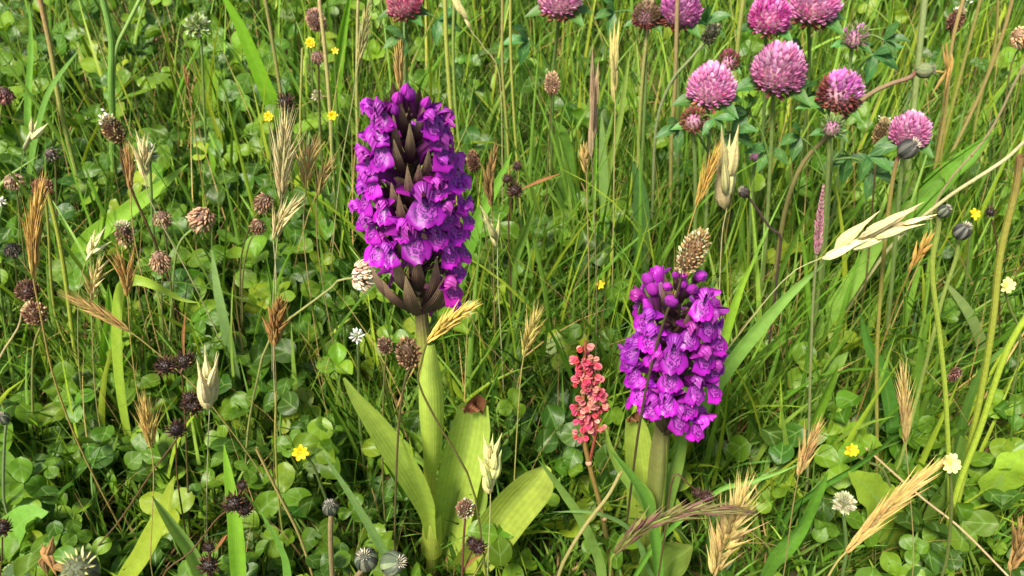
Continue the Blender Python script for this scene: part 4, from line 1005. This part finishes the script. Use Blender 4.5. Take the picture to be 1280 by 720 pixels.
rush([(1238, 265, 8)], .13, [[(1240, 275), (1246, 310), (1250, 400)]], 'small black head near a tiny yellow flower', col=(.03, .02, .02))

# ================================================================ CLOSED HAWKBIT HEADS
closed_head(413, 634, .14, 12, 88, [(414, 665), (415, 725)], 'closed dark grey hawkbit head on a pinkish-brown stalk', stemc=(.30, .21, .11), sw=8, tip=(.6, .55, .45), top=.3)
closed_head(458, 699, .14, 17, 95, [(445, 720), (435, 745)], 'dark grey closed hawkbit head with a cream centre, touching another', stemc=(.25, .2, .1), sw=8, top=.25)
closed_head(491, 704, .14, 17, 40, [(480, 722), (470, 745)], 'greenish closed hawkbit head leaning on a darker one', dark=(.12, .15, .09), rib=(.22, .26, .15), stemc=(.25, .24, .1), sw=7, top=.25)
closed_head(1135, 186, .192, 14, 60, [(1122, 205), (1115, 240), (1103, 330), (1096, 450), (1095, 600)], 'grey-black closed hawkbit head on a long red-brown stalk', dark=(.06, .055, .05), rib=(.17, .15, .14), stemc=(.36, .36, .07), stemtop=(.30, .10, .09), sw=6)
closed_head(1180, 264, .184, 9, 70, [(1172, 290), (1164, 340), (1176, 430), (1184, 520), (1184, 640)], 'small dark closed hawkbit head on a wavy yellow-green stalk', stemc=(.42, .52, .06), stemtop=(.22, .24, .08), sw=8)
closed_head(1203, 289, .165, 12, 80, [(1196, 320), (1180, 370), (1168, 410), (1130, 560)], 'dark striped closed hawkbit head on a green stalk', dark=(.05, .05, .05), rib=(.16, .17, .14), stemc=(.26, .37, .08), sw=6)
closed_head(1156, 88, .17, 11, 10, [(1138, 97), (1110, 107), (1080, 124), (1040, 165), (1005, 205), (982, 260), (972, 330), (960, 400)], 'pale green bud at the end of an arching red-brown stalk', dark=(.24, .29, .12), rib=(.3, .33, .16), tip=(.3, .26, .2), stemc=(.22, .21, .07), stemtop=(.25, .115, .085), sw=7)
closed_head(930, 240, .14, 8, 130, [(942, 256), (962, 285), (975, 297), (972, 340)], 'tiny dark bud on a bent purplish-black twig', dark=(.05, .035, .035), rib=(.1, .07, .07), stemc=(.09, .055, .05), sw=4)
closed_head(101, 714, .185, 25, 80, [(102, 740), (104, 780)], 'blurred round bud with a pale yellow top rising close by', dark=(.13, .15, .08), rib=(.2, .22, .11), tip=(.72, .68, .28), stemc=(.2, .25, .08), sw=6, top=.9)
closed_head(4, 523, .10, 9, 90, [(6, 560), (4, 620)], 'small grey bud on a pale stem among round clover leaves', stemc=(.2, .26, .12), sw=4)

# ================================================================ SMALL FLOWERS
YF = (.82, .60, .012)
star_flower(376, 565, .085, 11, [(390, 580), (402, 610)], 'bright yellow star flower over clover, among the green stems', YF, 7)
star_flower(1063, 562, .075, 10, [(1080, 575), (1105, 590)], 'bright yellow star flower beneath the narrow straw ear', YF, 7)
star_flower(388, 54, .13, 7, [(390, 90), (394, 180)], 'yellow trefoil flower under the reddish-brown cylindrical head', (.82, .64, .01), 8, layers=2, name='yellow_trefoil_flower')
star_flower(416, 145, .125, 7, [(416, 180), (420, 260)], 'yellow trefoil flower close by the tall orchid spike', (.82, .64, .01), 8, layers=2, name='yellow_trefoil_flower')
star_flower(336, 146, .12, 7, [(338, 190), (340, 260)], 'yellow trefoil flower above the tall bristly straw ear', (.82, .64, .01), 8, layers=2, name='yellow_trefoil_flower')
star_flower(419, 64, .128, 5, [(420, 100), (424, 180)], 'small folded yellow flower beside a pale stem', (.80, .66, .05), 5, name='yellow_trefoil_flower')
star_flower(1217, 268, .13, 8, [(1212, 300), (1205, 370)], 'tiny yellow flower near a small black head', YF, 6, name='yellow_trefoil_flower')
star_flower(750, 356, .06, 6, [(752, 370), (754, 400)], 'tiny yellow flower deep in grass between the orchids', YF, 5, name='yellow_trefoil_flower')
star_flower(1257, 357, .12, 11, [(1262, 385), (1275, 420)], 'pale lemon flower with narrow petals above a dark bud', (.78, .76, .28), 9, name='pale_yellow_flower')
star_flower(1186, 578, .11, 14, [(1188, 600), (1190, 640)], 'pale lemon flower behind the tip of the thick straw ear', (.76, .75, .30), 9, name='pale_yellow_flower')
ball_flower(446, 420, .11, 10, [(448, 450), (450, 520)], 'small pure white clover flower between dried heads', ((.82, .82, .76), (.78, .8, .68)), n=26)
ball_flower(247, 33, .155, 17, [(253, 70), (256, 160)], 'greenish-white clover flower in the tall grass', ((.36, .46, .14), (.55, .60, .36), (.30, .40, .10)))
ball_flower(183, 193, .13, 16, [(188, 230), (192, 290)], 'whitish-green clover flower behind the plantain with anthers', ((.36, .46, .14), (.70, .72, .55), (.32, .42, .12)))
ball_flower(1055, 629, .085, 15, [(1056, 655), (1058, 690)], 'creamy white clover flower behind a folded leaf', ((.66, .66, .46), (.60, .58, .36), (.40, .40, .2)), n=80)
ball_flower(1, 252, .12, 7, [(0, 280), (-2, 330)], 'tiny white clover flower near a fuzzy dull brown head', ((.82, .82, .76),), n=20)
ball_flower(397, 120, .11, 9, [(399, 150), (401, 220)], 'small cream clover flower low behind dry stems', ((.60, .56, .36), (.5, .46, .28)), n=26)

# ================================================================ RED SORREL
def sorrel():
    Y = .197
    main = [(732, 426), (731, 450), (729, 490), (729, 540), (736, 578), (752, 640), (765, 715)]
    pts = foot_path(at(*main[0], Y), main[1:], 0.0)
    t = thing('red_sorrel', 'red sorrel spike with clustered pinkish seeds on a red-brown stalk', 'sorrel', (pts[0].x, pts[0].y, 0))
    k = mpp(pts[-1])
    stem_of(t, pts, 5 * k, 1.6 * k, (.33, .30, .08), (.42, .10, .06), n=36)
    br = [at(737, 578, Y), at(743, 550, Y), at(748, 520, Y), at(746, 470, Y)]
    part('branch', tube(br, [2.4 * k, 2 * k, 1.6 * k, 1 * k], 7, 14, (.34, .09, .06), (.45, .12, .08)), 'stem', t)
    me = [to_mesh('seed_wing', merge([tinted(grid(5, 5, lambda u, v, a=a: ((v - .5) * 1.1 * np.sin(np.pi * (u * .7 + .18)) * math.cos(a), (v - .5) * 1.1 * np.sin(np.pi * (u * .7 + .18)) * math.sin(a), u - .1 + .3 * (v - .5) ** 2)), (.9, .8, .8), (1.1, 1.25, 1.1)) for a in (.2, 1.25, 2.3)] + [spindle(.6, .3, 1, 6, 5, c0=(.7, .5, .5))]), 'petal')]
    def cluster(px, py, r, n):
        for _ in range(int(n * 1.7)):
            a = rng.uniform(0, 6.28); d = Vector((math.cos(a), rng.uniform(-1, .6), math.sin(a) * .8)).normalized()
            C = at(px, py, Y) + d * r * k * rng.uniform(.35, .95)
            c = jit(rng.choice([(.62, .085, .14), (.56, .06, .13), (.66, .16, .20), (.62, .26, .22)]), .15)
            obj('seed_wing', me[0], t, Matrix.Translation(-t.location) @ look(C, d + Vector((0, 0, -.4)), rng.uniform(0, 6), 8.4 * k * rng.uniform(.7, 1.15)), c)
    for c in [(731, 432, 7, 5), (727, 450, 10, 9), (738, 452, 9, 8), (727, 475, 11, 9), (738, 484, 11, 9), (724, 508, 10, 8), (747, 490, 10, 9), (735, 515, 10, 8), (750, 507, 9, 8), (727, 543, 8, 6), (748, 535, 9, 8), (741, 525, 6, 4), (731, 463, 9, 7), (733, 500, 10, 8), (742, 470, 8, 6), (729, 527, 8, 5)]:
        cluster(*c)
    for (x, y) in ((737, 579), (756, 648)):
        P = at(x, y, Y - .0004)
        part('node_sheath', xf(spindle(1, .8, 1, 8, 6, .8, c0=(.45, .16, .09), c1=(.6, .42, .25)), look(P - Vector((0, 0, 5 * k)), (-.2, 0, 1), 0, 13 * k)), 'stem', t)
    lf = [at(756, 648, Y), at(800, 628, Y - .004), at(812, 640, Y - .006)]
    a = [at(816, 650, Y - .004), at(806, 622, Y - .006), at(780, 592, Y - .006), at(763, 562, Y - .006), at(757, 535, Y - .006)]
    part('leaf', strip(a, [10 * k, 24 * k, 18 * k, 9 * k, 3 * k], (.2, -1, .8), 5, 16, .25, c0=(.20, .36, .06), c1=(.25, .38, .06)), 'blade', t)
    return t
sorrel()

# ================================================================ TALL STALKS
YG, YG2 = (.42, .52, .05), (.37, .40, .07)
stalk([(1275, 195), (1268, 240), (1250, 320), (1240, 410), (1222, 520), (1190, 650)], .206, 10, 'thick speckled yellow-green stalk reddening towards its broken tip', YG, (.36, .20, .09), nodes=(.62,))
stalk([(1300, 370), (1260, 440), (1225, 540), (1196, 610), (1176, 690)], .157, 8.5, 'thick smooth yellow-green stalk leaning beside the speckled one', YG, YG)
stalk([(1158, -20), (1146, 90), (1137, 200), (1128, 330), (1140, 470), (1150, 600)], .19, 9, 'smooth pale grey-green stalk standing before the mauve clover', (.26, .36, .10), (.33, .42, .17), nodes=(.6,))
stalk([(1228, -10), (1205, 80), (1180, 170), (1160, 260), (1150, 360)], .185, 5, 'green-yellow grass stem among tan ones behind the hawkbit heads', (.30, .36, .06), (.38, .34, .10))
stalk([(1268, -10), (1250, 50), (1225, 120), (1190, 190), (1160, 250)], .185, 5, 'tan slanting grass stem leaning across its neighbours', (.36, .33, .11), (.46, .33, .12))
stalk([(1290, 60), (1270, 100), (1235, 170), (1180, 235), (1150, 300)], .17, 3.5, 'grey-brown twiggy stem with a dark node', (.33, .28, .14), (.40, .30, .18), nodes=(.7,))
stalk([(1248, -10), (1243, 60), (1220, 150), (1200, 300)], .185, 4, 'upright olive grass stem between tan slanting stems', (.3, .33, .07), (.40, .33, .1))
stalk([(1205, -5), (1190, 60), (1182, 140), (1165, 230), (1150, 330)], .185, 5, 'tan grass stem with a papery sheath near a plantain head', (.36, .3, .09), (.47, .33, .13))
stalk([(1285, 172), (1262, 195), (1240, 210), (1215, 225), (1180, 250), (1120, 300)], .15, 5, 'pale cream bare stem slanting down to the oat spikelets', (.45, .42, .2), (.60, .52, .3))
stalk([(847, -10), (845, 100), (840, 180), (838, 300), (832, 420)], .185, 6, 'straight tan-brown stem with a pale joint behind the shorter orchid', (.24, .24, .06), (.42, .30, .15), nodes=(.62,))
stalk([(930, -10), (921, 70), (915, 180), (905, 290), (895, 380)], .185, 6, 'yellow-green stem standing between pink clover flowers', (.28, .34, .07), (.38, .38, .10))
stalk([(818, -10), (806, 60), (800, 150), (795, 260), (790, 380)], .18, 5, 'pale tan stem in front of the olive-brown clover head', (.30, .35, .08), (.46, .38, .18))
stalk([(628, -10), (628, 90), (634, 170), (640, 300)], .185, 4, 'upright yellow-green stem with straw tip behind the orchids', (.30, .36, .06), (.44, .36, .13))
stalk([(638, -10), (638, 60), (642, 150), (652, 270)], .185, 4, 'yellowish thin stem close beside another upright stem', (.33, .37, .07), (.40, .40, .1))
stalk([(556, -10), (558, 60), (563, 140), (570, 220)], .18, 6, 'yellow-green double grass stem behind the orchid spike', (.30, .38, .06), (.40, .42, .1))
stalk([(568, -10), (566, 60), (570, 130), (576, 210)], .18, 4.5, 'thin green grass stem just behind the orchid spike', (.24, .35, .06), (.3, .4, .1))
stalk([(398, -10), (406, 70), (412, 130), (420, 260), (440, 380)], .18, 5.5, 'cream-tan stem running past the yellow trefoil flowers', (.38, .38, .12), (.56, .44, .2))
stalk([(448, -10), (447, 40), (446, 130), (449, 240), (452, 330)], .18, 4, 'straight pale tan stem beside the tall orchid spike', (.30, .36, .09), (.54, .44, .2))
stalk([(330, -10), (340, 50), (352, 120), (362, 200)], .18, 5, 'olive-tan stem leaning beside a dark rush head', (.3, .33, .08), (.36, .33, .12))
stalk([(48, -10), (62, 60), (76, 130), (92, 200), (108, 260), (125, 330)], .175, 7, 'long yellow-green grass stalk reddish at its upper end', (.24, .36, .06), (.42, .24, .12), name='grass_stalk')
stalk([(128, -5), (138, 50), (141, 100), (140, 150)], .17, 9, 'broad smooth green stem behind the plantain with anthers', (.20, .36, .06), (.22, .38, .08), name='grass_stalk')
stalk([(177, -5), (160, 30), (146, 62), (141, 110)], .17, 5, 'thin green side stem joining the broad smooth one', (.22, .36, .07), (.3, .42, .12), name='grass_stalk')
stalk([(60, 240), (74, 290), (84, 350), (92, 430)], .14, 6, 'arching yellow-green stalk behind the long straw ear', (.30, .38, .05), (.36, .38, .06), name='grass_stalk')
stalk([(378, 60), (376, 160), (378, 300), (392, 400), (412, 520), (420, 600)], .15, 3.5, 'very thin yellow-green stem crossing dried ears', (.30, .36, .06), (.4, .42, .12), name='grass_stalk')
stalk([(345, 490), (344, 560), (350, 640), (362, 720)], .12, 3, 'thin olive grass stalk below the plump brown ear', (.25, .3, .05), (.40, .33, .08), name='grass_stalk')
stalk([(320, 560), (350, 620), (375, 670), (392, 725)], .11, 4, 'straw-coloured stalk curving down past hawkbit heads', (.44, .34, .12), (.50, .36, .13), name='grass_stalk')
stalk([(1082, 560), (1150, 620), (1200, 660), (1262, 722)][::-1], .05, 3, 'pinkish dry stem lying low across the leaves', (.42, .30, .16), (.48, .33, .2), name='dry_stalk', lying=True)
stalk([(705, 700), (730, 660), (760, 620), (776, 590)][::-1], .11, 5, 'pale tan stem leaning between sorrel and the shorter orchid', (.44, .38, .14), (.46, .40, .16), name='dry_stalk')

# ================================================================ GRASS BLADES AND BROAD LEAVES THAT STAND OUT
BL = [
 ([(265, 312), (275, 370), (288, 430), (300, 490)], .12, 22, 'stiff grey-green blade with a yellow tip amid clover', (.20, .33, .08), (.28, .40, .14)),
 ([(270, -20), (300, 30), (325, 90), (350, 150)], .16, 22, 'wide shining bright green blade arching before dark clover', (.17, .36, .02), (.18, .38, .02)),
 ([(440, -20), (428, 40), (420, 100), (410, 190)], .16, 16, 'bright green blade behind the reddish-brown cylindrical head', (.17, .37, .03), (.19, .40, .03)),
 ([(1135, 225), (1080, 330), (1010, 430), (950, 490), (900, 530)], .13, 24, 'very long broad blade slanting below the oat spikelets', (.20, .37, .05), (.24, .40, .07)),
 ([(1030, 330), (985, 370), (940, 420), (905, 465)], .14, 22, 'broad pale blade running down behind the shorter orchid', (.22, .38, .06), (.24, .40, .08)),
 ([(1048, 455), (1025, 500), (1000, 560), (985, 600)], .10, 24, 'bright upright green blade near the yellow star flower', (.19, .38, .03), (.22, .42, .03)),
 ([(752, 140), (755, 220), (758, 300), (764, 380)], .13, 15, 'upright pale green blade between the two orchid spikes', (.20, .37, .05), (.26, .40, .12)),
 ([(788, 60), (775, 150), (760, 230), (758, 300)], .15, 9, 'narrow upright green blade behind the upright pale one', (.19, .33, .05), (.26, .38, .08)),
 ([(1178, 350), (1210, 400), (1226, 450), (1232, 500)], .10, 22, 'curved pale blade with a brownish tip among tall stalks', (.26, .40, .09), (.33, .42, .14)),
 ([(218, 595), (205, 640), (180, 690), (150, 740)], .10, 30, 'broad yellow-green blade sloping under the rush heads', (.29, .43, .04), (.31, .44, .05)),
 ([(280, 555), (290, 610), (296, 660), (300, 725)], .12, 24, 'upright ribbed green blade behind the ragged rush head', (.22, .42, .03), (.26, .46, .04)),
 ([(190, 620), (215, 655), (240, 690), (255, 725)], .11, 20, 'pale green blade crossing the broad yellow-green one', (.23, .40, .08), (.26, .42, .10)),
 ([(250, 379), (225, 373), (195, 357), (165, 350), (150, 372)], .12, 22, 'short curved yellow-green leaf lying flat above the clover', (.30, .42, .04), (.33, .45, .05)),
 ([(235, 205), (200, 235), (160, 265), (105, 310)], .12, 26, 'wide bright green leaf blade slanting above brown heads', (.20, .40, .03), (.22, .42, .04)),
 ([(135, 355), (137, 400), (133, 440), (140, 480)], .10, 16, 'short upright curled bright green leaf in clover', (.19, .42, .03), (.22, .44, .04)),
 ([(320, 630), (345, 670), (358, 700), (362, 735)], .13, 18, 'broad curved blade by the closed grey hawkbit heads', (.18, .36, .05), (.20, .38, .06)),
 ([(400, 560), (440, 620), (470, 670), (492, 712)], .11, 13, 'long blue-green blade reaching down to the hawkbit heads', (.14, .28, .07), (.16, .30, .09)),
 ([(762, 562), (785, 590), (805, 622), (815, 660)], .14, 18, 'short green blade folded across the shorter orchid leaf', (.17, .34, .04), (.2, .38, .06)),
 ([(673, 575), (690, 595), (712, 625), (728, 650)], .11, 18, 'pale green blade beside the broad orchid leaf tip', (.20, .36, .07), (.22, .4, .09)),
 ([(945, 320), (930, 350), (915, 390), (900, 440)], .12, 14, 'bright yellow-green blade behind the shorter orchid spike', (.24, .42, .03), (.28, .44, .04)),
 ([(825, 320), (828, 340), (826, 365), (822, 400)], .14, 16, 'short wide blade with a brown tip by the orchid buds', (.16, .34, .03), (.17, .33, .03)),
 ([(1275, 420), (1230, 460), (1205, 520), (1195, 570)], .11, 12, 'dark arching blade between two thick stalks', (.13, .27, .04), (.15, .30, .05)),
 ([(1075, 390), (1085, 430), (1100, 460), (1110, 500)], .11, 20, 'small dark glossy leaf near a reddish stalk', (.08, .20, .03), (.09, .22, .03)),
 ([(1160, 400), (1130, 410), (1105, 435), (1095, 470)], .11, 12, 'small curved green leaf joining the reddish stalk', (.13, .28, .04), (.15, .31, .05)),
 ([(1180, 420), (1165, 380), (1150, 450), (1140, 560)][1:], .12, 10, 'upright fresh green blade behind the wavy stalk', (.2, .38, .04), (.22, .42, .05)),
 ([(640, 190), (622, 230), (600, 270), (588, 300)], .13, 20, 'pointed green blade rising behind the orchid flowers', (.14, .30, .03), (.17, .33, .04)),
 ([(670, 250), (655, 290), (640, 330), (636, 380)], .12, 16, 'broad mid-green blade near the dark purple-brown rush', (.15, .31, .05), (.17, .33, .06)),
 ([(160, 0), (100, 60), (60, 120), (40, 200)][1:], .15, 12, 'light green upright blade behind long grass stalk', (.17, .34, .05), (.2, .36, .07)),
 ([(36, 0), (40, 60), (36, 130), (38, 200)], .16, 11, 'straight vertical green blade beside little cream seeds', (.18, .36, .04), (.2, .38, .06)),
 ([(1120, 545), (1070, 580), (1020, 610), (985, 640)], .09, 14, 'low dark green blade crossing behind the straight golden stalk', (.09, .22, .03), (.11, .25, .03)),
 ([(690, 640), (740, 640), (780, 655), (800, 690)][:3] + [(800, 680)], .08, 9, 'thin grey-green blade lying low by the sorrel stalk', (.15, .29, .08), (.17, .31, .09)),
 ([(1010, 575), (975, 590), (930, 605), (895, 615)], .10, 8, 'thin dark green blade arching over the ragged cream ear', (.12, .26, .03), (.15, .3, .04)),
]
for i, (path, z, w, lab, c0, c1) in enumerate(BL):
    blade_leaf(path, z, w, lab, c0, c1, fold=.16 + .12 * (i % 3), normal=((-.5, .3, .1)[i % 3], -1, .55), dy=(.004, -.004, .010)[i % 3], twist=(.0, .5, -.5)[i % 3])
BP = ((0, .15), (.25, .6), (.55, 1.0), (.78, .85), (.93, .45), (1, .04))
for i, (path, z, w, lab, c, lob) in enumerate([
 ([(1290, 560), (1255, 590), (1235, 640), (1225, 700)], .065, 52, 'bright crinkled lobed leaf beside the leaning yellow-green stalk', (.19, .34, .03), .22),
 ([(1200, 545), (1195, 580), (1175, 620), (1160, 660)], .075, 60, 'light green wavy basal leaf beneath the lemon flower', (.22, .35, .05), .16),
 ([(1060, 590), (1085, 610), (1105, 640), (1120, 690)], .065, 56, 'bright green hairy basal leaf under the thick straw ear', (.20, .34, .03), .14),
 ([(5, 560), (15, 600), (25, 640), (20, 700)], .06, 56, 'large dull green leaf with a ragged edge beside clover', (.13, .27, .04), .10),
 ([(60, 640), (30, 650), (0, 690), (-20, 720)], .05, 50, 'broad mid-green leaf low under the ragged dull green leaf', (.12, .26, .035), .06),
 ([(255, 70), (262, 95), (256, 130), (250, 170)], .09, 34, 'soft bright green leaf behind small orange-brown spike', (.17, .36, .03), .08),
 ([(250, 180), (262, 200), (262, 225), (258, 250)], .08, 36, 'bright green broad leaf between clover leaves', (.17, .37, .03), .10),
 ([(690, 150), (700, 165), (704, 185), (706, 210)], .10, 34, 'round-ended mid-green leaf among thin stems', (.13, .28, .04), .0),
 ([(770, 235), (790, 200), (800, 240), (802, 290)][1:], .11, 24, 'dark bluish leaf beside the upright pale blade', (.075, .19, .05), .0),
 ([(1240, 165), (1215, 190), (1185, 215), (1160, 240)], .12, 38, 'broad green leaf behind crowded tan stems', (.12, .27, .03), .04),
 ([(1090, 470), (1060, 440), (1035, 470), (1010, 520)][1:], .07, 30, 'pale green soft leaf under the long broad blade', (.20, .34, .07), .06),
 ([(968, 700), (1000, 660), (1020, 620), (1035, 590)][::-1], .10, 30, 'upright folded oval leaf near the cream clover flower', (.14, .31, .03), .0)]):
    blade_leaf(path, z, w, lab, c, tuple(q * 1.1 for q in c), normal=((-.2, .3)[i % 2], -.7, 1), prof=BP, name='broad_leaf', cat='leaf', mat='leaf', nv=7, wave=.12, lobes=lob, fold=.12)
